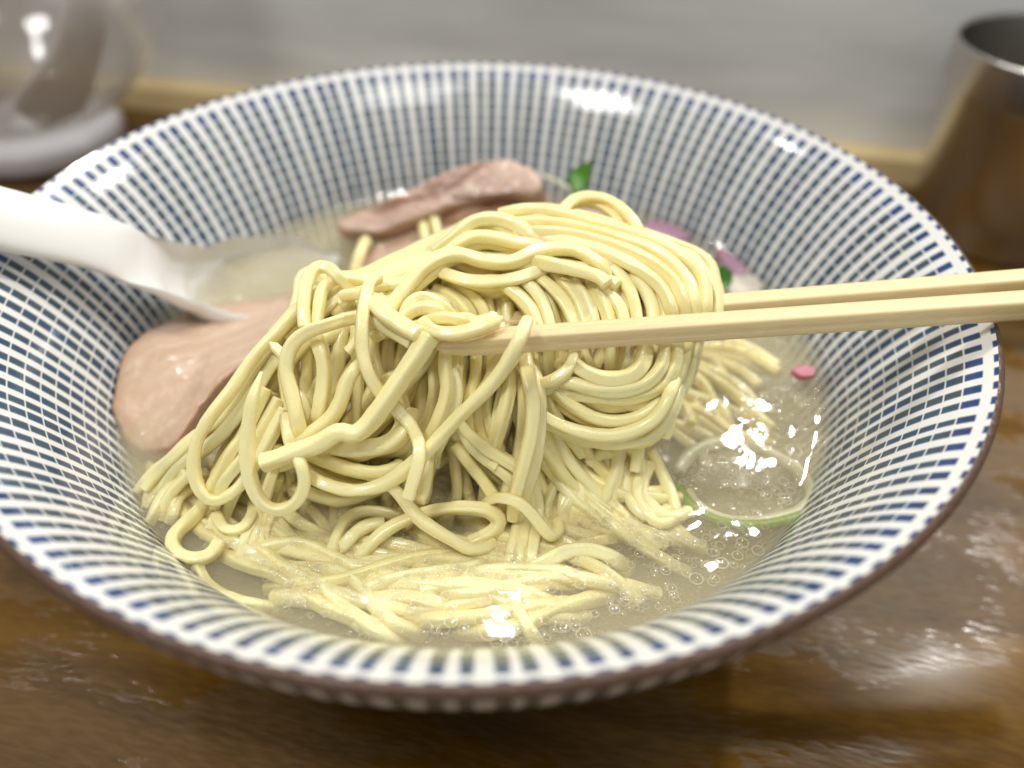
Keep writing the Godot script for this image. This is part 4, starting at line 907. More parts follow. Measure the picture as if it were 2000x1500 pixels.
func make_noodle_mass() -> void:
	mass.begin(Mesh.PRIMITIVE_TRIANGLES)
	mass_strand(1.40, [-76,730,328, -100,700,359, -140,666,381, -165,638,413, -200,602,429, -229,593,448, -251,608,441, -275,583,446, -307,562,450, -342,559,460, -379,545,459, -407,534,462])
	mass_strand(1.30, [103,766,331, 93,770,370, 75,748,384, 38,692,405, -5,649,416, -39,612,427, -99,559,461, -142,520,476, -183,509,492, -237,494,497, -300,505,479, -330,501,456, -358,476,413])
	mass_strand(1.30, [-182,761,169, -186,762,206, -194,754,268, -201,729,309, -201,690,341, -185,666,376, -174,626,377, -135,598,407, -111,568,425, -94,565,467, -100,546,503, -110,507,531, -115,509,538])
	mass_strand(1.30, [-362,679,245, -370,711,224, -363,723,164, -364,741,143, -347,753,125, -317,752,138, -310,728,155, -293,713,163, -267,698,151])
	mass_strand(1.22, [-346,666,234, -343,699,216, -336,718,167, -324,723,132, -296,732,154, -266,730,159, -227,724,162, -211,711,156])
	mass_strand(1.48, [-214,718,253, -258,712,258, -295,717,301, -337,708,295, -352,697,324, -378,666,329, -371,641,347, -367,625,379, -356,602,397, -352,571,405, -353,538,413])
	mass_strand(1.40, [-323,667,276, -300,670,304, -291,654,332, -291,631,342, -299,609,376, -304,577,397, -321,538,386])
	mass_strand(1.33, [-216,657,308, -246,663,342, -264,638,354, -266,610,375, -289,593,398, -321,573,416, -340,561,419, -367,535,415])
	mass_strand(1.19, [-359,670,226, -421,617,281, -481,559,332, -537,503,356, -596,462,379, -625,431,392, -652,411,412])
	mass_strand(1.19, [-435,645,268, -487,572,333, -554,511,363, -631,465,375, -669,431,408, -673,411,448])
	mass_strand(1.19, [-420,598,338, -480,537,390, -494,505,420, -534,461,436, -543,437,455, -559,431,491])
	mass_strand(1.19, [-372,579,353, -428,517,409, -463,487,440, -496,449,461, -498,431,491])
	mass_strand(1.19, [-404,563,377, -460,496,415, -486,453,450, -518,431,468, -520,431,525, -534,416,547])
	mass_strand(1.15, [-554,465,414, -586,444,420, -596,444,434, -603,444,475, -602,444,487, -613,421,505])
	mass_strand(1.22, [-407,516,395, -413,455,420, -436,431,459, -435,431,504, -447,431,560, -452,421,577])
	mass_strand(1.15, [-404,447,432, -412,431,454, -409,431,527, -421,426,565, -398,411,590])
	mass_strand(1.40, [82,659,310, 73,660,362, 87,648,394, 87,604,420, 84,571,441, 71,518,475, 54,487,498, 46,453,507, 39,431,536])
	mass_strand(1.26, [80,462,460, 90,431,467, 99,431,498, 93,431,551, 76,441,608, 73,421,638])
	mass_strand(1.22, [96,536,372, 135,484,413, 183,441,466, 234,426,500, 301,411,547])
	mass_strand(1.22, [127,516,370, 167,443,412, 222,435,496, 267,427,554, 325,411,598])
	mass_strand(1.22, [229,494,380, 252,449,402, 305,451,477, 353,441,491, 406,426,475])
	mass_strand(1.22, [348,471,422, 324,451,468, 334,444,504, 375,438,541, 417,426,512])
	mass_strand(1.22, [245,447,395, 275,471,390, 305,457,381, 326,431,404, 297,441,451])
	mass_strand(1.40, [338,658,304, 324,652,347, 301,637,370, 265,632,368, 235,629,363, 202,646,345, 182,633,311])
	mass_strand(1.37, [379,671,286, 365,650,345, 330,629,375, 292,621,374, 250,621,370, 191,626,350, 160,620,331])
	mass_strand(1.40, [391,663,270, 390,645,319, 363,619,357, 331,597,367, 277,593,370, 225,591,363, 180,597,343])
	mass_strand(1.37, [452,657,251, 434,639,301, 418,608,331, 382,591,355, 347,580,354, 294,578,344])
	mass_strand(1.37, [407,613,347, 380,601,401, 358,562,419, 335,549,434, 288,534,426, 243,538,422, 200,541,426, 162,551,413, 134,571,404])
	mass_strand(1.30, [364,585,340, 350,583,365, 319,564,385, 284,546,391, 231,554,385, 184,567,362, 145,595,340, 137,602,316])
	mass_strand(1.30, [177,639,307, 160,647,340, 137,634,366, 104,625,375, 77,588,348])
	mass_strand(1.30, [71,675,237, 58,661,294, 71,628,333, 62,612,377, 53,575,403, 40,525,406, 23,508,426])
	mass_strand(1.30, [9,662,238, 12,655,286, 6,625,328, -7,575,338, -5,540,376, 20,497,399])
	mass_strand(1.30, [-8,658,234, -8,662,297, -7,626,339, -24,588,364, -23,529,394, 6,509,416, 33,500,438])
	mass_strand(1.30, [-47,655,259, -52,651,324, -60,615,347, -54,601,382, -73,570,396, -102,525,404, -131,498,411])
	mass_strand(1.30, [-94,634,253, -91,626,319, -83,594,347, -98,553,361, -111,508,393, -113,461,425])
	mass_strand(1.30, [86,652,239, 82,630,290, 84,599,335, 92,543,364, 119,496,394, 154,444,411])
	mass_strand(1.30, [58,588,334, 70,555,356, 81,510,381, 80,462,409, 101,431,461])
	mass_strand(1.26, [-62,566,381, -35,539,403, 12,521,437, 47,496,448, 75,469,460])
	mass_strand(1.26, [-50,541,404, -15,508,416, 14,491,445, 53,464,460, 78,434,481])
	mass_strand(1.30, [-266,547,442, -228,554,452, -184,552,452, -143,569,462, -127,594,445, -116,572,396])
	mass_strand(1.44, [-316,531,439, -280,532,449, -235,509,464, -191,510,471, -165,522,466, -146,511,449])
	mass_strand(1.37, [74,789,-31, 115,809,-21, 172,808,-22, 218,812,6, 271,806,28, 335,802,63, 389,794,86, 452,784,114, 482,775,152, 483,751,199, 486,737,237, 485,696,244])
	mass_strand(1.33, [74,787,37, 125,805,55, 198,803,69, 253,799,91, 313,793,103, 381,785,151, 419,769,193, 436,752,218, 442,734,262, 455,695,277])
	mass_strand(1.37, [86,784,70, 139,801,111, 207,795,100, 274,788,138, 330,787,173, 374,772,187, 401,756,225, 411,739,273, 415,699,279])
	mass_strand(1.33, [132,776,96, 190,797,123, 254,795,146, 300,781,174, 344,768,196, 369,756,252, 388,742,295, 398,693,269])
	mass_strand(1.33, [9,760,26, 59,778,12, 91,794,-16, 136,794,-33, 184,795,-5, 248,779,8, 309,776,26, 358,759,38])
	mass_strand(1.30, [97,775,5, 126,795,-2, 169,796,-13, 228,794,9, 293,784,50, 353,776,80])
	mass_strand(1.15, [167,793,-5, 190,802,-33, 211,811,-63, 247,812,-84, 278,808,-71, 307,802,-46, 333,794,10, 348,780,35, 359,765,53])
	mass_strand(1.37, [-205,727,297, -183,749,263, -165,759,221, -131,780,189, -86,792,170, -42,791,166, -1,778,182, 45,780,181, 100,795,168, 139,795,146, 196,792,166, 224,794,196, 245,766,190])
	mass_strand(1.48, [138,784,172, 172,789,182, 197,790,217, 239,789,216, 266,780,219, 279,770,237])
	mass_strand(1.44, [-70,769,111, -24,786,101, -4,801,78, 33,802,48, 77,807,60, 111,796,61, 132,789,115, 153,776,106])
	mass_strand(1.30, [-87,761,106, -46,790,98, -10,793,93, 30,793,93, 76,788,101, 125,787,109, 177,774,95])
	mass_strand(1.37, [-62,751,167, -27,758,195, 23,751,210, 61,755,208, 104,761,195, 142,771,177])
	mass_strand(1.26, [-418,659,214, -373,696,185, -313,721,133, -247,727,101, -182,743,78, -114,759,60])
	mass_strand(1.26, [-378,635,234, -319,690,205, -242,715,165, -186,725,135, -117,746,122, -62,761,74])
	mass_strand(1.26, [-321,704,114, -247,721,100, -188,730,63, -114,744,11, -55,756,-12, -18,772,-26])
	mass_strand(1.26, [-231,719,162, -172,734,160, -125,746,138, -85,753,137, -34,760,127])
	mass_strand(1.26, [-280,721,216, -260,725,187, -216,739,169, -167,745,183, -121,755,165])
	mass_strand(1.30, [33,741,167, 62,750,197, 90,734,224, 113,721,260, 120,700,280])
	mass_strand(1.30, [75,763,141, 108,755,170, 141,756,194, 151,745,233, 168,713,269])
	mass_strand(1.30, [106,772,161, 139,759,156, 169,743,203, 201,737,235, 214,713,261, 213,693,280])
	mass_strand(1.30, [117,759,138, 140,750,193, 171,738,209, 180,731,252, 186,700,290])
	mass_strand(1.30, [181,740,140, 212,754,208, 229,741,237, 234,728,259, 237,701,275])
	mass_strand(1.30, [280,773,151, 293,757,174, 308,742,212, 320,731,237, 327,718,284])
	mass_strand(1.30, [327,762,131, 345,762,175, 370,741,217, 368,730,241, 376,715,269])
	mass_strand(1.30, [340,753,145, 361,747,198, 371,750,233, 371,727,263, 376,718,287])
	mass_strand(1.30, [189,739,122, 217,754,205, 247,742,214, 261,734,253, 270,709,279])
	mass_strand(1.26, [-148,742,271, -139,760,266, -124,767,236, -106,771,252, -84,770,254, -58,768,271, -53,735,257])
	mass_strand(1.30, [-180,726,303, -141,741,309, -117,768,298, -94,767,282, -78,757,286, -58,731,270])
	mass_strand(1.12, [-69,744,291, -53,760,309, -25,764,308, -7,762,311, 4,733,296])
	mass_strand(1.30, [-104,755,327, -79,761,367, -56,754,377, -26,761,380, 11,764,368, 40,767,340, 48,765,344])
	mass_strand(1.19, [-224,779,272, -196,774,302, -175,770,333, -153,758,331, -124,761,347])
	mass_strand(1.22, [-262,749,218, -234,761,219, -205,767,237, -178,761,255, -170,749,272])
	mass_strand(1.30, [-88,688,338, -85,667,359, -81,651,393, -90,615,405, -100,583,428, -128,525,436])
	mass_strand(1.26, [-193,629,348, -183,597,374, -164,542,399, -155,473,423, -153,431,476])
	mass_strand(1.40, [-71,714,311, -105,677,341, -132,646,362, -165,616,402, -198,577,410, -233,561,432, -260,572,426, -285,552,427, -303,545,428, -350,528,437, -380,508,442, -405,518,454])
	mass_strand(1.30, [67,739,321, 62,733,361, 38,709,373, 9,653,406, -39,612,405, -76,573,424, -133,513,452, -170,489,469, -221,458,474, -282,453,488, -339,463,473, -377,447,441, -392,433,402])
	mass_strand(1.30, [-188,732,132, -201,738,172, -197,749,239, -204,706,279, -200,674,318, -193,642,352, -162,614,362, -145,579,380, -111,546,395, -88,547,454, -105,522,484, -106,499,509, -115,481,515])
	mass_strand(1.30, [-355,665,207, -348,698,187, -360,720,126, -347,730,91, -325,740,92, -302,738,84, -292,720,112, -264,695,100, -253,684,114])
	mass_strand(1.22, [-331,650,223, -329,677,178, -325,697,161, -310,698,128, -277,711,135, -237,708,133, -214,706,142, -184,691,126])
	mass_strand(1.48, [-203,708,217, -242,699,229, -294,709,264, -321,706,274, -352,682,281, -369,660,297, -367,626,319, -358,611,334, -340,597,368, -342,565,382, -344,516,380])
	mass_strand(1.40, [-325,672,248, -316,664,284, -301,648,289, -308,611,309, -308,596,332, -324,565,352, -334,530,357])
	mass_strand(1.33, [-232,631,292, -251,628,326, -276,613,352, -293,572,362, -302,551,382, -337,524,396, -350,528,411, -385,495,405])
	mass_strand(1.19, [-385,651,198, -449,590,260, -494,515,312, -565,477,347, -617,431,357, -641,431,404, -674,411,431])
	mass_strand(1.19, [-422,608,238, -477,552,320, -550,480,347, -624,436,352, -643,431,414, -658,411,444])
	mass_strand(1.19, [-405,581,290, -460,514,354, -484,492,389, -505,445,409, -518,431,435, -521,431,482])
	mass_strand(1.19, [-406,569,308, -459,494,374, -499,479,408, -523,443,429, -533,431,472])
	mass_strand(1.19, [-409,552,331, -453,495,397, -491,437,415, -511,431,443, -521,431,500, -526,416,531])
	mass_strand(1.15, [-559,444,401, -568,444,437, -579,444,437, -602,444,463, -596,444,503, -608,421,505])
	mass_strand(1.22, [-410,470,383, -421,431,402, -426,431,481, -427,431,530, -433,431,576, -438,421,602])
	mass_strand(1.15, [-402,431,394, -402,431,452, -407,431,500, -413,426,565, -397,411,580])
	mass_strand(1.40, [102,654,282, 104,655,324, 104,627,368, 114,598,390, 111,560,423, 89,519,442, 85,471,465, 66,440,479, 61,431,522])
	mass_strand(1.26, [61,449,432, 86,431,450, 87,431,494, 73,431,537, 61,441,599, 51,421,631])
	mass_strand(1.22, [135,489,354, 169,443,400, 220,441,481, 264,426,517, 334,411,564])
	mass_strand(1.22, [155,487,346, 201,431,400, 253,435,479, 303,427,545, 360,411,587])
	mass_strand(1.22, [201,461,350, 226,431,401, 268,451,473, 319,441,482, 378,426,470])
	mass_strand(1.22, [326,471,440, 311,451,498, 323,444,531, 350,438,560, 401,426,520])
	mass_strand(1.22, [242,431,412, 273,431,374, 293,431,387, 305,431,430, 279,441,490])
	mass_strand(1.40, [324,654,272, 324,638,305, 289,619,328, 250,620,335, 214,633,326, 188,635,315, 173,641,279])
	mass_strand(1.37, [366,644,266, 356,634,324, 326,597,338, 279,604,351, 226,596,343, 182,598,336, 142,596,321])
	mass_strand(1.40, [401,623,256, 390,625,311, 358,590,336, 327,570,346, 265,569,353, 215,567,353, 167,569,330])
	mass_strand(1.37, [448,637,239, 436,608,284, 416,580,309, 375,575,334, 351,550,334, 289,558,326])
	mass_strand(1.37, [399,591,328, 390,573,381, 357,548,394, 331,530,412, 296,503,409, 250,518,409, 196,527,409, 151,545,392, 131,537,379])
	mass_strand(1.30, [405,563,316, 384,559,341, 360,545,366, 319,532,378, 262,528,367, 215,553,346, 190,573,324, 163,588,296])
	mass_strand(1.30, [220,647,275, 205,642,323, 186,620,329, 156,622,341, 122,583,316])
	mass_strand(1.30, [76,647,213, 76,641,285, 71,609,328, 66,584,359, 58,538,377, 38,505,405, 26,480,392])
	mass_strand(1.30, [18,623,229, 21,615,278, 2,580,320, 9,538,343, 12,509,361, 23,452,393])
	mass_strand(1.30, [23,637,236, 17,615,286, 17,589,315, -3,558,355, -5,488,382, 31,466,420, 52,451,433])
	mass_strand(1.30, [-50,646,235, -63,631,294, -59,610,313, -64,581,350, -72,551,377, -114,515,373, -133,482,386])
	mass_strand(1.30, [-62,618,224, -60,600,280, -53,568,308, -65,541,351, -79,504,366, -97,431,394])
	mass_strand(1.30, [84,634,206, 90,616,273, 90,565,305, 105,526,335, 125,490,367, 161,431,400])
	mass_strand(1.30, [71,550,307, 64,512,342, 87,484,367, 96,431,392, 109,431,471])
	mass_strand(1.26, [-29,544,360, 1,527,393, 38,490,400, 92,474,419, 118,451,442])
	mass_strand(1.26, [-28,526,376, -1,481,398, 42,447,417, 79,431,448, 91,431,482])
	mass_strand(1.30, [-314,536,423, -271,528,423, -239,536,424, -195,545,431, -166,571,412, -160,553,365])
	mass_strand(1.44, [-352,497,433, -324,495,437, -269,488,456, -235,472,458, -210,488,460, -189,465,434])
	mass_strand(1.37, [53,777,-41, 107,800,-38, 145,792,-38, 205,794,-16, 254,788,18, 316,782,36, 376,778,55, 430,764,95, 471,755,123, 482,735,165, 468,723,221, 475,681,219])
	mass_strand(1.33, [37,773,-5, 91,792,15, 169,787,24, 220,784,56, 293,772,75, 344,761,99, 389,756,133, 415,736,168, 426,723,228, 421,676,230])
	mass_strand(1.37, [73,776,14, 135,787,31, 199,793,67, 257,787,92, 316,775,108, 371,765,139, 403,745,183, 405,727,225, 409,694,239])
	mass_strand(1.33, [138,776,42, 204,789,88, 282,781,95, 320,769,132, 370,764,168, 400,739,201, 406,727,243, 427,692,241])
	mass_strand(1.33, [-16,739,13, 22,759,-12, 75,775,-37, 110,771,-41, 168,770,-32, 211,764,10, 272,762,25, 350,743,18])
	mass_strand(1.30, [69,760,-31, 112,775,-30, 154,775,-33, 203,777,-3, 270,777,20, 344,760,55])
	mass_strand(1.15, [171,765,-27, 183,777,-52, 216,782,-73, 259,788,-104, 294,792,-73, 321,786,-54, 338,774,-12, 344,757,19, 359,738,31])
	mass_strand(1.37, [-166,723,251, -159,735,228, -129,750,174, -94,767,125, -42,778,96, -12,779,107, 32,775,120, 86,783,128, 136,791,113, 186,792,116, 231,786,114, 263,780,144, 287,764,150])
	mass_strand(1.48, [120,755,148, 145,764,179, 181,770,187, 217,764,201, 248,753,204, 245,756,226])
	mass_strand(1.44, [-81,758,59, -43,778,35, -1,789,26, 25,796,14, 65,790,-11, 105,789,21, 133,783,45, 154,772,62])
	mass_strand(1.30, [-67,742,100, -33,768,70, 6,769,40, 53,775,67, 91,762,80, 135,762,81, 188,758,103])
	mass_strand(1.37, [-51,749,136, -18,750,166, 33,752,168, 77,750,169, 113,749,154, 154,760,140])
	mass_strand(1.26, [-406,628,183, -346,670,161, -271,696,132, -207,705,93, -148,722,76, -75,741,40])
	mass_strand(1.26, [-410,625,219, -361,673,178, -291,697,136, -226,708,105, -164,731,83, -102,737,52])
	mass_strand(1.26, [-315,685,99, -252,700,73, -182,713,21, -111,731,-2, -50,743,-14, -11,754,-50])
	mass_strand(1.26, [-259,709,121, -210,732,121, -165,730,90, -119,741,75, -72,751,82])
	mass_strand(1.26, [-258,705,179, -231,721,158, -192,721,133, -128,723,142, -90,736,127])
	mass_strand(1.30, [21,726,125, 53,736,166, 72,719,183, 98,704,232, 117,689,255])
	mass_strand(1.30, [29,735,121, 75,731,153, 101,729,196, 125,705,212, 134,676,249])
	mass_strand(1.30, [79,755,119, 119,746,147, 151,728,175, 177,718,219, 191,687,237, 188,675,254])
	mass_strand(1.30, [131,740,126, 159,728,168, 195,719,189, 209,699,224, 205,671,263])
	mass_strand(1.30, [185,726,133, 203,729,165, 219,724,208, 240,712,238, 233,687,265])
	mass_strand(1.30, [260,752,138, 278,744,158, 301,729,190, 309,715,228, 306,690,266])
	mass_strand(1.30, [319,740,128, 331,745,166, 356,723,187, 352,703,227, 360,690,260])
	mass_strand(1.30, [334,725,126, 347,735,191, 360,721,226, 359,703,244, 357,685,251])
	mass_strand(1.30, [198,719,115, 221,726,183, 266,712,205, 289,705,245, 294,681,256])
	mass_strand(1.26, [-123,725,266, -110,739,234, -99,747,211, -74,750,219, -58,747,229, -37,741,253, -37,719,245])
	mass_strand(1.30, [-177,695,288, -140,723,300, -116,739,283, -88,738,267, -62,739,282, -47,717,264])
	mass_strand(1.12, [-119,727,254, -97,742,287, -71,751,280, -59,749,289, -43,722,255])
	mass_strand(1.30, [-120,747,295, -99,753,329, -70,739,335, -39,753,338, -7,766,328, 30,757,307, 31,759,299])
	mass_strand(1.19, [-188,758,259, -164,759,299, -147,744,309, -127,740,313, -100,734,336])
	mass_strand(1.22, [-243,732,195, -221,741,188, -197,740,197, -176,741,232, -163,732,227])
	mass_strand(1.30, [-59,677,319, -61,650,339, -64,626,361, -65,600,381, -87,568,407, -111,506,400])
	mass_strand(1.26, [-183,626,324, -179,579,350, -164,531,374, -149,454,413, -138,431,473])
	mass_strand(1.16, [383,721,184, 371,654,273, 325,573,307, 213,504,369, 133,431,487, 132,400,524, 78,316,472])
	mass_strand(1.30, [272,753,207, 261,683,307, 268,608,345, 293,532,399, 243,431,498, 221,379,495, 199,351,562])
	mass_strand(1.24, [20,744,203, 21,678,295, -70,605,332, -98,534,391, -186,431,442, -183,385,500, -180,324,507])
	mass_strand(1.28, [393,719,191, 380,654,274, 334,583,318, 320,508,376, 270,431,485, 277,371,499, 279,338,519])
	mass_strand(1.32, [287,709,203, 291,651,268, 258,581,315, 203,497,362, 166,431,490, 168,396,533, 190,324,523])
	mass_strand(1.35, [60,736,228, 58,678,296, 35,598,328, 3,509,369, 25,431,474, -25,388,520, 37,328,515])
	mass_strand(1.21, [-22,747,201, -30,679,295, 8,609,340, 15,531,391, 7,431,472, -1,386,475, 4,337,497])
	mass_strand(1.30, [114,706,198, 111,649,261, 145,571,300, 195,492,357, 197,431,488, 167,385,536, 148,317,521])
	mass_strand(1.25, [-39,723,200, -46,662,274, 3,593,321, 14,497,357, 77,431,415, 52,397,485, 88,330,481])
	mass_strand(1.35, [276,731,231, 268,674,296, 253,596,331, 242,526,392, 274,431,460, 237,399,497, 251,321,530])
	mass_strand(1.33, [41,717,210, 44,661,274, 73,588,318, 125,506,369, 125,431,422, 133,391,530, 124,330,496])
	mass_strand(1.34, [390,743,234, 386,683,309, 344,617,357, 284,526,394, 274,431,460, 232,388,501, 278,317,515])
	mass_strand(1.30, [115,721,156, 112,648,260, 172,578,308, 186,495,359, 219,431,419, 170,380,477, 202,349,535])
	mass_strand(1.26, [110,725,192, 113,661,276, 148,592,324, 183,510,374, 204,431,497, 163,373,527, 147,319,510])
	mass_strand(1.35, [-8,720,192, -2,658,269, 38,583,310, 45,515,376, 47,431,416, 17,380,528, 31,328,476])
	mass_strand(1.33, [215,755,212, 204,685,309, 245,623,361, 281,538,406, 264,431,491, 245,400,509, 242,314,518])
	mass_strand(1.35, [410,731,187, 396,661,282, 328,584,319, 300,487,355, 169,431,497, 160,376,509, 171,325,515])
	mass_strand(1.32, [58,748,196, 56,678,296, 9,613,344, -86,518,376, -163,431,453, -193,371,487, -227,320,491])
	mass_strand(1.17, [52,746,189, 48,675,292, 57,607,338, 104,527,390, 100,431,469, 106,386,502, 115,318,511])
	mass_strand(1.16, [-25,741,218, -27,679,296, -80,607,335, -83,530,388, -172,431,419, -207,398,494, -180,318,490])
	mass_strand(1.17, [-5,731,169, -5,659,270, -17,586,313, 18,512,372, 52,431,474, 49,376,496, 44,337,513])
	mass_strand(1.17, [365,746,217, 353,680,305, 256,603,339, 228,527,393, 93,431,436, 85,383,484, 88,317,498])
	mass_strand(1.18, [200,725,161, 194,651,266, 218,585,317, 266,493,360, 270,431,486, 228,395,544, 255,330,494])
	mass_strand(1.21, [263,722,221, 252,665,284, 277,587,322, 232,512,378, 268,431,423, 246,381,520, 260,339,517])
	mass_strand(1.34, [399,760,215, 394,689,317, 363,615,355, 289,522,389, 271,431,478, 218,391,505, 216,325,482])
	mass_strand(1.28, [417,716,203, 418,655,276, 377,572,307, 327,482,350, 262,431,465, 214,385,509, 230,331,510])
	mass_strand(1.23, [42,730,194, 39,665,279, 1,599,327, -64,512,370, -124,431,471, -128,387,517, -169,331,533])
	mass_strand(1.29, [75,717,200, 72,657,271, 53,591,320, -6,502,362, -43,431,435, -76,393,522, -91,342,499])
	mass_strand(1.31, [262,731,183, 249,661,279, 241,597,332, 285,502,370, 233,431,473, 249,378,523, 201,343,500])
	mass_strand(1.34, [168,740,210, 167,675,295, 153,597,329, 114,520,383, 38,431,447, 0,377,525, -13,348,509])
	mass_strand(1.15, [96,719,174, 88,651,263, 129,581,311, 104,481,343, 155,431,452, 124,379,506, 94,326,503])
	mass_strand(1.22, [113,734,213, 112,672,290, 98,610,343, 144,513,377, 139,431,439, 88,398,537, 94,334,522])
	mass_strand(1.28, [-47,722,188, -48,658,269, -116,591,315, -161,501,356, -196,431,435, -182,401,483, -242,321,519])
	mass_strand(1.32, [117,715,197, 111,655,268, 54,582,310, -14,507,366, -146,431,438, -187,394,511, -142,326,506])
	mass_strand(1.26, [-14,721,176, -8,655,265, -94,582,306, -153,508,364, -191,431,413, -244,384,484, -213,339,497])
	mass_strand(1.18, [406,735,208, 397,670,294, 361,603,341, 302,515,383, 197,431,444, 183,380,506, 139,326,541])
	mass_strand(1.32, [249,742,203, 249,674,296, 216,604,339, 244,522,388, 184,431,450, 132,391,520, 160,320,501])
	mass_strand(1.29, [153,732,216, 143,671,289, 152,590,322, 205,510,376, 207,431,458, 185,376,479, 199,321,522])
	mass_strand(1.20, [1,741,209, -4,676,293, -7,613,343, -23,517,376, -34,431,421, -71,387,513, -47,334,530])
	mass_strand(1.33, [147,725,207, 142,664,280, 160,583,313, 210,503,368, 203,431,425, 187,399,487, 219,322,525])
	mass_strand(1.22, [-294,736,161, -280,690,271, -288,621,331, -267,527,379, -288,431,450, -294,377,510, -259,312,477])
	mass_strand(1.35, [-328,729,159, -335,685,263, -406,615,320, -493,519,365, -542,431,458, -495,401,523, -573,322,506])
	mass_strand(1.36, [-108,749,190, -98,705,295, -111,637,353, -117,544,400, -133,431,466, -188,385,508, -113,319,495])
	mass_strand(1.31, [-267,719,157, -260,677,254, -273,607,315, -296,511,363, -287,431,418, -238,386,486, -301,341,478])
	mass_strand(1.31, [-89,744,206, -86,706,296, -125,638,354, -188,543,398, -227,436,445, -278,385,520, -242,319,513])
	mass_strand(1.27, [-238,748,203, -234,709,296, -233,642,355, -243,548,402, -241,440,452, -291,371,477, -219,344,498])
	mass_strand(1.24, [-166,737,232, -175,709,297, -164,641,357, -187,548,403, -225,434,454, -197,391,496, -188,315,472])
	mass_strand(1.16, [-193,730,230, -199,704,291, -275,635,347, -349,541,391, -396,431,439, -444,387,488, -417,344,509])
	mass_strand(1.26, [-72,742,241, -75,714,306, -131,646,363, -215,551,406, -257,434,460, -293,378,501, -266,326,508])
	mass_strand(1.26, [-329,726,157, -325,682,260, -326,613,320, -386,517,366, -374,431,458, -347,378,455, -454,314,468])
	mass_strand(1.20, [-271,731,186, -262,693,275, -306,624,333, -400,528,377, -429,433,416, -502,374,466, -410,351,531])
	mass_strand(1.19, [-330,718,216, -334,694,275, -340,626,334, -368,531,381, -347,431,466, -360,384,486, -331,330,521])
	mass_strand(1.15, [-224,727,207, -224,696,279, -214,628,340, -203,533,388, -204,439,429, -207,373,509, -229,350,543])
	mass_strand(1.22, [-164,714,174, -178,678,257, -190,608,318, -188,512,367, -216,431,455, -262,391,507, -215,329,471])
	mass_strand(1.31, [-167,739,226, -176,709,297, -198,641,355, -276,546,399, -313,439,446, -288,393,473, -386,312,513])
	mass_strand(1.29, [-236,731,198, -239,696,280, -315,627,336, -364,532,382, -430,434,422, -381,384,481, -476,324,521])
	mass_strand(1.24, [-103,723,170, -119,682,265, -169,612,323, -195,516,371, -228,431,464, -275,394,496, -275,332,480])
	mass_strand(1.22, [-71,738,218, -78,705,295, -84,637,354, -56,544,402, -47,431,473, -82,392,510, -115,315,523])
	mass_strand(1.24, [-136,742,182, -139,698,285, -238,629,340, -321,533,384, -377,439,422, -445,377,454, -390,344,485])
	mass_strand(1.31, [-276,723,145, -267,677,254, -349,606,311, -366,510,359, -445,431,426, -440,374,503, -512,335,510])
	mass_strand(1.26, [-260,740,206, -266,705,290, -282,637,348, -335,542,393, -358,447,434, -353,395,471, -383,316,469])
	mass_strand(1.37, [-197,734,196, -186,698,283, -213,629,341, -185,535,390, -225,431,466, -175,379,520, -204,319,503])
	mass_strand(1.25, [-157,735,168, -148,690,274, -170,621,334, -171,526,382, -158,431,449, -206,392,498, -225,315,502])
	mass_strand(1.19, [-153,753,204, -141,713,303, -167,645,361, -182,552,407, -192,452,450, -179,391,516, -221,332,509])
	mass_strand(1.25, [-69,705,209, -75,682,265, -35,613,328, -53,517,376, -23,431,462, -8,396,538, 12,342,505])
	mass_strand(1.20, [-255,706,193, -246,679,257, -289,609,316, -369,512,361, -392,431,410, -393,381,467, -456,340,481])
	mass_strand(1.23, [-75,707,171, 21,733,116, 131,750,79, 252,759,62, 353,733,141, 421,714,194])
	mass_strand(1.17, [-298,696,226, -206,721,192, -104,759,104, 13,748,141, 116,731,191, 187,715,230])
	mass_strand(1.34, [-112,708,208, -18,734,158, 89,752,120, 211,773,67, 310,743,160, 374,697,254])
	mass_strand(1.19, [-265,710,244, -175,745,181, -72,768,132, 44,772,131, 146,751,191, 213,703,280])
	mass_strand(1.28, [-158,724,184, -64,748,134, 44,775,63, 163,778,63, 268,767,107, 331,726,217])
	mass_strand(1.30, [-55,695,224, 40,725,175, 150,757,102, 266,751,129, 365,727,196, 433,705,241])
	mass_strand(1.22, [-52,700,207, 44,738,130, 153,756,89, 271,755,103, 373,738,155, 437,696,244])
	mass_strand(1.26, [-277,693,189, -184,719,139, -78,747,76, 42,758,53, 146,723,155, 217,708,197])
	mass_strand(1.19, [-217,671,206, -122,704,155, -15,733,96, 104,735,98, 207,706,177, 278,656,247])
	mass_strand(1.32, [-278,729,215, -189,756,153, -85,773,116, 32,790,72, 135,763,162, 201,723,255])
	mass_strand(1.28, [-145,729,186, -51,757,124, 56,772,86, 176,784,61, 278,765,127, 344,738,202])
	mass_strand(1.30, [-34,731,186, 61,751,143, 170,768,105, 289,773,100, 392,765,132, 452,728,232])
	mass_strand(1.17, [-43,694,225, 52,728,166, 159,734,159, 278,750,130, 378,729,188, 444,694,255])
	mass_strand(1.18, [-157,717,189, -64,744,130, 43,755,110, 164,775,60, 268,761,113, 332,719,221])
	mass_strand(1.35, [-144,676,204, -49,714,138, 58,718,136, 181,745,78, 284,722,144, 351,687,219])
	var o := put("noodle_mass", mass.commit(), noodle_mats[0])
	tag(o, "pale noodles packed deep inside the lifted bundle behind its outer strands", "noodles")
	o.set_meta("kind", "stuff")

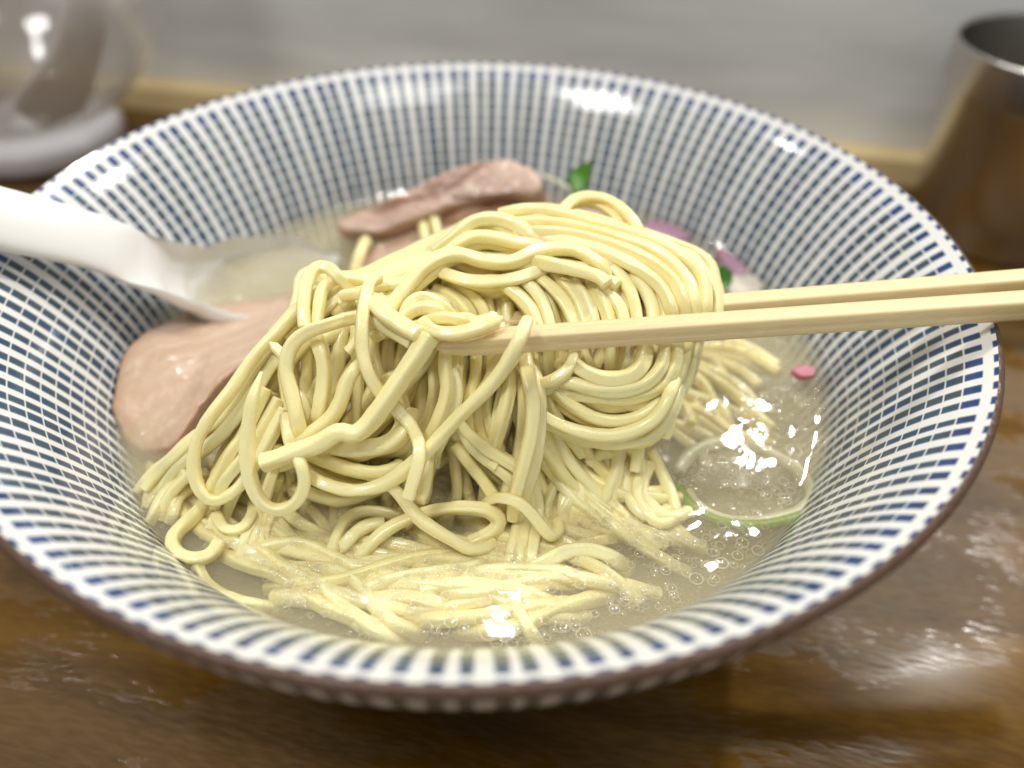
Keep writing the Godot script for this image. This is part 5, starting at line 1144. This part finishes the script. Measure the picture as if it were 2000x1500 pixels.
# ---------------------------------------------------------------- chopsticks
func chopstick(label: String, a: Vector3, b: Vector3, wa: float, wb: float, roll: float) -> void:
	var t := (b - a).normalized()
	var side := t.cross(Vector3.UP).normalized()
	var up := side.cross(t)
	var p := PackedVector3Array()
	var uv := PackedVector2Array()
	var rows := 40
	var per := 33
	for i in rows:
		var s := float(i) / (rows - 1)
		var w := lerpf(wa, wb, s) * 0.5
		if i < 3:
			w *= [0.0, 0.7, 0.93][i]
		var c := a.lerp(b, maxf(0.0, (s - 0.02) / 0.98)) if i > 0 else a - t * 0.0006
		for k in per:
			var ang := TAU * k / (per - 1) + roll
			var e := 0.34   # rounded square
			var x := signf(cos(ang)) * pow(absf(cos(ang)), e)
			var y := signf(sin(ang)) * pow(absf(sin(ang)), e)
			p.append(c + (side * x + up * y) * w)
			uv.append(Vector2(s * 1.0, float(k) / (per - 1) * 1.0))
	var o := put("chopstick", grid_mesh(p, rows, per, false, true, uv), mats.chop)
	tag(o, label, "chopstick", "pair of chopsticks")

func make_chopsticks() -> void:
	chopstick("nearer pale wooden chopstick in front of the lifted noodles", Vector3(-0.00755, 0.07655, 0.03935), Vector3(0.15475, 0.08149, 0.03162), 0.0039, 0.0049, 0.0)
	chopstick("farther pale wooden chopstick that comes out behind the noodles", Vector3(-0.00335, 0.06977, 0.02530), Vector3(0.16267, 0.08095, 0.02189), 0.0039, 0.0049, 0.0)

# ---------------------------------------------------------------- spoon
func make_spoon() -> void:
	# stations along the spoon: centre of the trough, half width, depth
	var st := from_tenths([-1135,955,114, -1061,886,59, -992,814,6, -863,706,-79, -760,606,-131, -665,511,-210, -622,446,-281, -568,419,-330, -511,411,-371, -447,419,-409, -389,441,-426])
	var half := [7.6, 7.5, 7.3, 7.1, 7.0, 7.6, 9.6, 13.5, 16.5, 14.0, 1.0]
	var deep := [3.4, 3.4, 3.4, 3.4, 3.4, 4.4, 8.0, 12.0, 12.0, 9.0, 0.6]
	var roll := [40, 40, 40, 40, 38, 34, 30, 29, 28, 24, 16]
	var hollow := [-2.4, -2.4, -2.4, -2.2, -1.6, 1.2, 6.8, 11.0, 11.0, 8.0, 0.1]   # below zero where the handle is rounded on top
	var line := smooth_line(st, 0.003)
	var n := line.size()
	var p := PackedVector3Array()
	var per := 41
	for i in n:
		var s := float(i) / (n - 1) * (st.size() - 1)
		var k := mini(int(s), st.size() - 2)
		var q := s - k
		q = q * q * (3.0 - 2.0 * q)
		var hw := lerpf(half[k], half[k + 1], q) * 0.001
		var dp := lerpf(deep[k], deep[k + 1], q) * 0.001
		var t: Vector3 = (line[mini(i + 1, n - 1)] - line[maxi(i - 1, 0)]).normalized()
		var side := t.cross(Vector3.UP).normalized()
		var up := side.cross(t).normalized()
		var hol := lerpf(hollow[k], hollow[k + 1], q) * 0.001
		var th := 0.0009 * smoothstep(-0.001, 0.002, hol)
		var ra := deg_to_rad(lerpf(roll[k], roll[k + 1], q))
		side = side.rotated(t, ra)
		up = up.rotated(t, ra)
		# outer trough from left rim to right rim, then back along the inside
		for j in per:
			var c := float(j) / (per - 1)
			var v := Vector2.ZERO
			if c < 0.5:
				var a := PI * (c / 0.5)
				v = Vector2(-cos(a) * hw, -pow(sin(a), 0.8) * dp)
			else:
				var a := PI * ((c - 0.5) / 0.5)
				v = Vector2(cos(a) * maxf(hw - th, 0.0), -pow(maxf(sin(a), 0.0), 0.8) * hol + 0.3 * th)
			p.append(line[i] + side * v.x + up * v.y)
	var o := put("soup_spoon", grid_mesh(p, n, per, false, true), mats.white)
	tag(o, "white soup spoon with its handle on the left rim and its bowl in the broth", "spoon")

# ---------------------------------------------------------------- meat and garnish
func slab(pts: Array, thick: float, wave: float, seed_n: int, mid: Color, edge: Color, side_c: Color) -> ArrayMesh:
	var ring := smooth_line(pts + [pts[0]], 0.0016)
	ring.pop_back()
	var n := ring.size()
	var c := Vector3.ZERO
	for q in ring:
		c += q
	c /= n
	var nz := FastNoiseLite.new()
	nz.seed = seed_n
	nz.frequency = 1.0
	nz.fractal_octaves = 3
	var nrm := Vector3.ZERO
	for i in n:
		nrm += (ring[i] - c).cross(ring[(i + 1) % n] - c)
	nrm = nrm.normalized()
	if nrm.y < 0.0:
		nrm = -nrm
	var p := PackedVector3Array()
	var col := PackedColorArray()
	var steps := 26
	var rows := 0
	for pass_n in 2:
		for i in steps + 1:
			var t := float(i) / steps
			if pass_n == 1:
				if i == 0:
					continue
				t = 1.0 - t
			var roundd := sqrt(maxf(0.0, 1.0 - pow(t, 14.0)))
			for j in n:
				var q: Vector3 = c.lerp(ring[j], t * (1.0 - 0.03 * (1.0 - roundd)))
				var w := wave * nz.get_noise_3d(q.x * 70.0, q.y * 70.0, q.z * 70.0) + wave * 0.35 * nz.get_noise_3d(q.x * 330.0, q.y * 330.0, q.z * 330.0)
				var lift := (roundd - 1.0) * thick * 0.5 + w if pass_n == 0 else -thick * (0.5 + 0.5 * roundd) + w * 0.5
				p.append(q + nrm * lift)
				var e := smoothstep(0.74, 0.99, t + 0.07 * nz.get_noise_3d(q.x * 150.0, q.y * 150.0, q.z * 150.0))
				var along := q.x * 0.75 - q.z * 0.66
				var across := q.x * 0.66 + q.z * 0.75 + 0.002 * nz.get_noise_3d(q.x * 50.0, 3.0, q.z * 50.0)
				var vein := 0.5 + 0.6 * nz.get_noise_3d(along * 45.0, across * 420.0, 9.0) + 0.4 * nz.get_noise_3d(along * 30.0, across * 110.0, 2.0)
				var k := mid.lerp(edge, e)
				k = k.lerp(Color(0.70, 0.56, 0.44), 0.45 * smoothstep(0.5, 0.9, vein) * (1.0 - e))
				if pass_n == 1:
					k = side_c
				if i >= steps - 1 and pass_n == 0:
					k = side_c.lerp(edge, 0.4)
				col.append(k)
			rows += 1
	return grid_mesh(p, rows, n, true, nrm.dot((ring[0] - c).cross(ring[1] - c)) > 0.0, PackedVector2Array(), col)

func make_meat() -> void:
	var m := plain(1, 1, 1, 0.33)
	m.vertex_color_use_as_albedo = true
	m.clearcoat_enabled = true
	m.clearcoat = 0.35
	m.clearcoat_roughness = 0.15
	m.subsurf_scatter_enabled = true
	m.subsurf_scatter_strength = 0.1
	m.heightmap_enabled = true
	m.heightmap_texture = noise_tex(256, 0.04, FastNoiseLite.TYPE_SIMPLEX_SMOOTH, 5, 13)
	m.heightmap_scale = 0.019
	m.metallic_specular = 0.33
	m.uv1_triplanar = true
	m.uv1_scale = Vector3.ONE * 45.0
	var pink := Color(0.53, 0.375, 0.27)
	var tan_c := Color(0.43, 0.28, 0.18)
	var brown := Color(0.22, 0.12, 0.08)
	var o := put("pork_slice", slab(from_tenths([-816,461,219, -825,481,148, -830,491,78, -816,486,-14, -791,461,-108, -725,447,-180, -622,437,-237, -509,433,-276, -415,443,-201, -429,471,-55, -486,479,34, -532,483,98, -573,485,164, -597,483,223, -613,479,278, -627,471,321, -652,451,345, -722,426,327, -778,436,282]), 0.0042, 0.0011, 3, pink, tan_c, brown), m)
	tag(o, "flat pinkish pork slice lying against the bowl wall left of the noodles", "meat slice")
	o = put("pork_slice", slab(from_tenths([-418,501,-515, -346,531,-519, -264,561,-521, -170,591,-553, -69,621,-592, 19,641,-608, 107,641,-629, 178,631,-585, 203,611,-516, 166,591,-501, 75,581,-539, -41,571,-506, -140,551,-463, -238,531,-424, -326,511,-440, -394,501,-469]), 0.0070, 0.0019, 8, Color(0.47, 0.325, 0.26), Color(0.62, 0.47, 0.37), Color(0.33, 0.19, 0.13)), m)
	tag(o, "thick pork slice raised above the broth behind the noodles", "meat slice")
	o = put("pork_slice", slab(from_tenths([-368,451,-259, -324,471,-377, -244,491,-464, -130,511,-528, -13,521,-582, 91,521,-565, 73,501,-456, -42,481,-356, -180,461,-289, -283,451,-210]), 0.004, 0.0009, 15, pink, tan_c, brown), m)
	tag(o, "pink pork slice mostly hidden under the raised slice behind the noodles", "meat slice")
	o = put("pork_slice", slab(from_tenths([-114,521,-481, -42,531,-534, 46,541,-566, 136,551,-585, 203,561,-587, 212,531,-560, 164,511,-537, 60,511,-524, -43,501,-486]), 0.005, 0.0012, 19, Color(0.45, 0.23, 0.13), Color(0.42, 0.22, 0.13), Color(0.36, 0.17, 0.09)), m)
	tag(o, "brown fold of pork under the right end of the raised slice", "meat slice")

func leaf_mesh(pts: Array, cup: float) -> ArrayMesh:
	var ring := smooth_line(pts + [pts[0]], 0.0008)
	ring.pop_back()
	var n := ring.size()
	var c := Vector3.ZERO
	for q in ring:
		c += q
	c /= n
	var nrm := Vector3.ZERO
	for i in n:
		nrm += (ring[i] - c).cross(ring[(i + 1) % n] - c)
	nrm = nrm.normalized()
	if nrm.y < 0.0:
		nrm = -nrm
	var p := PackedVector3Array()
	var rows := 0
	for pass_n in 2:
		for i in 7:
			var t := i / 6.0 if pass_n == 0 else 1.0 - i / 6.0
			if pass_n == 1 and i == 0:
				continue
			for j in n:
				p.append(c.lerp(ring[j], t) + nrm * (cup * t * t - (0.0003 if pass_n == 1 else 0.0)))
			rows += 1
	return grid_mesh(p, rows, n, true, nrm.dot((ring[0] - c).cross(ring[1] - c)) > 0.0)

func make_garnish() -> void:
	var green := plain(0.10, 0.30, 0.025, 0.35)
	green.backlight_enabled = true
	green.backlight = Color(0.25, 0.5, 0.1)
	var deep := plain(0.055, 0.20, 0.02, 0.35)
	deep.backlight_enabled = true
	deep.backlight = Color(0.15, 0.4, 0.08)
	var pale := plain(0.62, 0.64, 0.50, 0.25)
	var sprout := thing("radish_sprout", "green sprout leaf standing up behind the noodles beside the raised pork", "sprout")
	put("leaf", leaf_mesh(from_tenths([266,611,-551, 275,621,-563, 294,641,-560, 317,661,-544, 327,671,-533, 327,641,-531, 321,611,-520, 308,591,-510, 287,581,-512, 272,591,-529]), 0.0012), green, sprout)
	put("stem", strand_mesh(from_tenths([277,581,-527, 254,571,-586, 227,571,-618, 199,571,-640]), 0.0007, 8, 0.001, 0.1, 5), pale, sprout)
	sprout = thing("radish_sprout", "two lobed green sprout leaf just above the farther chopstick", "sprout")
	put("leaf", leaf_mesh(from_tenths([566,511,-247, 567,531,-253, 588,541,-257, 611,531,-250, 623,521,-226, 628,501,-201, 622,481,-181, 595,481,-167, 574,491,-190]), 0.001), green, sprout)
	put("leaf", leaf_mesh(from_tenths([605,531,-180, 617,541,-193, 634,541,-197, 649,531,-186, 654,511,-173, 637,501,-151, 612,501,-143, 605,511,-163]), 0.001), deep, sprout)
	put("stem", strand_mesh(from_tenths([592,481,-167, 564,471,-141, 535,461,-122]), 0.0007, 8, 0.001, 0.1, 6), pale, sprout)
	var purple := plain(0.36, 0.20, 0.28, 0.3)
	var faint := plain(0.46, 0.32, 0.34, 0.3)
	var white := plain(0.56, 0.50, 0.42, 0.3)
	var red := plain(0.45, 0.10, 0.15, 0.35)
	tag(put("onion_piece", slab(from_tenths([478,456,-554, 523,456,-590, 568,456,-583, 613,456,-537, 625,456,-488, 576,456,-466, 530,456,-501, 485,456,-502]), 0.0016, 0.0003, 40, Color(1, 1, 1), Color(1, 1, 1), Color(1, 1, 1)), purple), "purple onion piece floating by the far wall right of the free noodle loop", "onion")
	tag(put("onion_piece", slab(from_tenths([384,453,-591, 440,453,-605, 485,453,-545, 491,453,-473, 437,453,-479, 390,453,-517]), 0.0016, 0.0003, 41, Color(1, 1, 1), Color(1, 1, 1), Color(1, 1, 1)), white), "white onion piece seen under the free noodle loop", "onion")
	tag(put("onion_piece", slab(from_tenths([313,455,-650, 363,455,-675, 406,455,-643, 392,455,-594, 337,455,-588, 306,455,-607]), 0.0016, 0.0003, 42, Color(1, 1, 1), Color(1, 1, 1), Color(1, 1, 1)), faint), "pinkish onion piece just below the standing sprout leaf", "onion")
	tag(put("onion_piece", slab(from_tenths([549,451,-475, 609,451,-480, 644,451,-431, 669,451,-377, 628,451,-359, 580,451,-405]), 0.0016, 0.0003, 43, Color(1, 1, 1), Color(1, 1, 1), Color(1, 1, 1)), faint), "pale pink onion piece left of the two lobed sprout", "onion")
	tag(put("onion_piece", slab(from_tenths([686,454,-454, 720,454,-412, 742,454,-352, 746,454,-301, 713,454,-294, 686,454,-359]), 0.0016, 0.0003, 44, Color(1, 1, 1), Color(1, 1, 1), Color(1, 1, 1)), purple), "purple onion sliver along the far wall behind the two lobed sprout", "onion")
	tag(put("onion_piece", slab(from_tenths([694,449,-302, 747,449,-313, 776,449,-263, 743,449,-191, 685,449,-181, 672,449,-240]), 0.0016, 0.0003, 45, Color(1, 1, 1), Color(1, 1, 1), Color(1, 1, 1)), white), "whitish onion piece right of the two lobed sprout", "onion")
	tag(put("onion_piece", slab(from_tenths([741,451,110, 764,451,93, 790,451,92, 803,451,111, 787,451,131, 758,451,134]), 0.0016, 0.0003, 46, Color(1, 1, 1), Color(1, 1, 1), Color(1, 1, 1)), red), "small red onion piece alone in the broth at the right", "onion")
	# onion ring half sunk at the right
	var ring := thing("onion_ring", "pale green edged onion ring half sunk in the broth at the right", "onion ring")
	var rp := from_tenths([421,415,395, 439,417,366, 464,418,342, 492,418,324, 524,416,311, 559,414,308, 593,412,315, 623,411,332, 647,410,354, 667,411,379, 682,413,409, 688,415,442, 681,417,477, 658,418,505, 626,417,523, 592,416,531, 559,414,534, 526,412,533, 493,410,526, 462,410,510, 438,411,485, 426,413,454])
	var flesh := plain(0.62, 0.62, 0.42, 0.2)
	var core := StandardMaterial3D.new()
	core.transparency = BaseMaterial3D.TRANSPARENCY_ALPHA
	core.albedo_color = lin(0.72, 0.70, 0.55, 0.14)
	core.roughness = 0.2
	put("flesh", strand_mesh(rp, 0.0014, 10, 0.001, 0.15, 9), flesh, ring)
	put("core", lathe([Vector2(0.0098, -0.0008), Vector2(0.006, -0.0002), Vector2(0.0, 0.0)], 40), core, ring).position = Vector3(0.05506, 0.04190, 0.04295)
	put("skin", strand_mesh(from_tenths([643,427,530, 617,426,539, 591,425,544, 566,423,547, 540,422,547, 515,420,544, 489,419,539, 465,419,528, 443,419,512, 427,420,492, 415,421,469, 410,423,444]), 0.0009, 10, 0.001, 0.2, 10), plain(0.22, 0.34, 0.05, 0.25), ring)

# ---------------------------------------------------------------- things behind
func make_tumbler() -> void:
	var cup := thing("steel_tumbler", "brushed steel tumbler standing behind the bowl at the right", "tumbler", "", Vector3(0.20900, 0.00000, -0.12800))
	var h := 0.073
	var r := 0.0375
	var prof := [Vector2(0.001, h * 0.05 + 0.002), Vector2(r * 0.80, h * 0.05 + 0.002), Vector2(r * 0.86, h * 0.3), Vector2(r * 0.935, h * 0.72), Vector2(r * 0.965, h * 0.985), Vector2(r * 0.985, h), Vector2(r, h * 0.985), Vector2(r, h * 0.80), Vector2(r * 0.985, h * 0.79)]
	put("rim_band", lathe(prof.slice(4), 96, 0.0, 1.0, 0.0, true), mats.steel, cup)
	put("inside", lathe(prof.slice(0, 5), 96, 0.0, 1.0, 0.0, true), mats.steel, cup)
	var out := [Vector2(r * 0.985, h * 0.79), Vector2(r * 0.975, h * 0.78), Vector2(r * 0.90, h * 0.4), Vector2(r * 0.83, h * 0.04), Vector2(r * 0.80, 0.0006), Vector2(0.001, 0.0006)]
	put("wall", lathe(out, 96, 0.0, 1.0, 0.0, true), mats.steel, cup)

func make_pitcher() -> void:
	var clear := StandardMaterial3D.new()
	clear.transparency = BaseMaterial3D.TRANSPARENCY_ALPHA
	clear.albedo_color = lin(0.56, 0.53, 0.49, 0.20)
	clear.roughness = 0.06
	var grey := StandardMaterial3D.new()
	grey.transparency = BaseMaterial3D.TRANSPARENCY_ALPHA
	grey.albedo_color = lin(0.66, 0.63, 0.60, 0.55)
	grey.roughness = 0.12
	var white := plain(0.92, 0.90, 0.93, 0.3)
	var jug := thing("water_pitcher", "clear plastic water pitcher with a white base at the back left", "pitcher", "", Vector3(-0.20000, 0.00000, -0.21100))
	var base := []
	for q in [Vector2(0.0, 0.0115), Vector2(0.032, 0.0115), Vector2(0.0355, 0.0105), Vector2(0.037, 0.008), Vector2(0.037, 0.003), Vector2(0.035, 0.0006), Vector2(0.0, 0.0006)]:
		base.append(q)
	put("base", lathe(base, 96, 0.0, 1.0, 0.0, true), white, jug)
	var wall := []
	for q in [Vector2(0.012, 0.0122), Vector2(0.030, 0.0145), Vector2(0.043, 0.021), Vector2(0.050, 0.028), Vector2(0.058, 0.036), Vector2(0.065, 0.046), Vector2(0.070, 0.058), Vector2(0.074, 0.08), Vector2(0.076, 0.11), Vector2(0.077, 0.15)]:
		wall.append(q)
	var w2 := smooth2(wall, 0.004)
	var inner := []
	for q in w2:
		inner.append(q - Vector2(0.0026, 0.0))
	inner.reverse()
	put("body", lathe(w2 + inner + [w2[0]], 96), clear, jug)
	# curved grey grip in front
	var hp := from_tenths([-1298,909,-1490, -1318,819,-1465, -1359,719,-1460, -1424,622,-1485, -1520,514,-1528, -1629,400,-1594, -1724,296,-1668])
	var line := smooth_line(hp, 0.003)
	var p := PackedVector3Array()
	var n := line.size()
	var per := 25
	for i in n:
		var s := float(i) / (n - 1)
		var t: Vector3 = (line[mini(i + 1, n - 1)] - line[maxi(i - 1, 0)]).normalized()
		var side := t.cross(Vector3(0.6, 0.0, 0.8)).normalized()
		var up := side.cross(t)
		var hw := lerpf(0.0080, 0.0122, smoothstep(0.3, 0.8, s)) * (1.0 - 0.85 * smoothstep(0.82, 1.0, s))
		for k in per:
			var a := TAU * k / (per - 1)
			p.append(line[i] + side * cos(a) * hw + up * sin(a) * 0.0032 - jug.position)
	put("grip", grid_mesh(p, n, per, false), grey, jug)
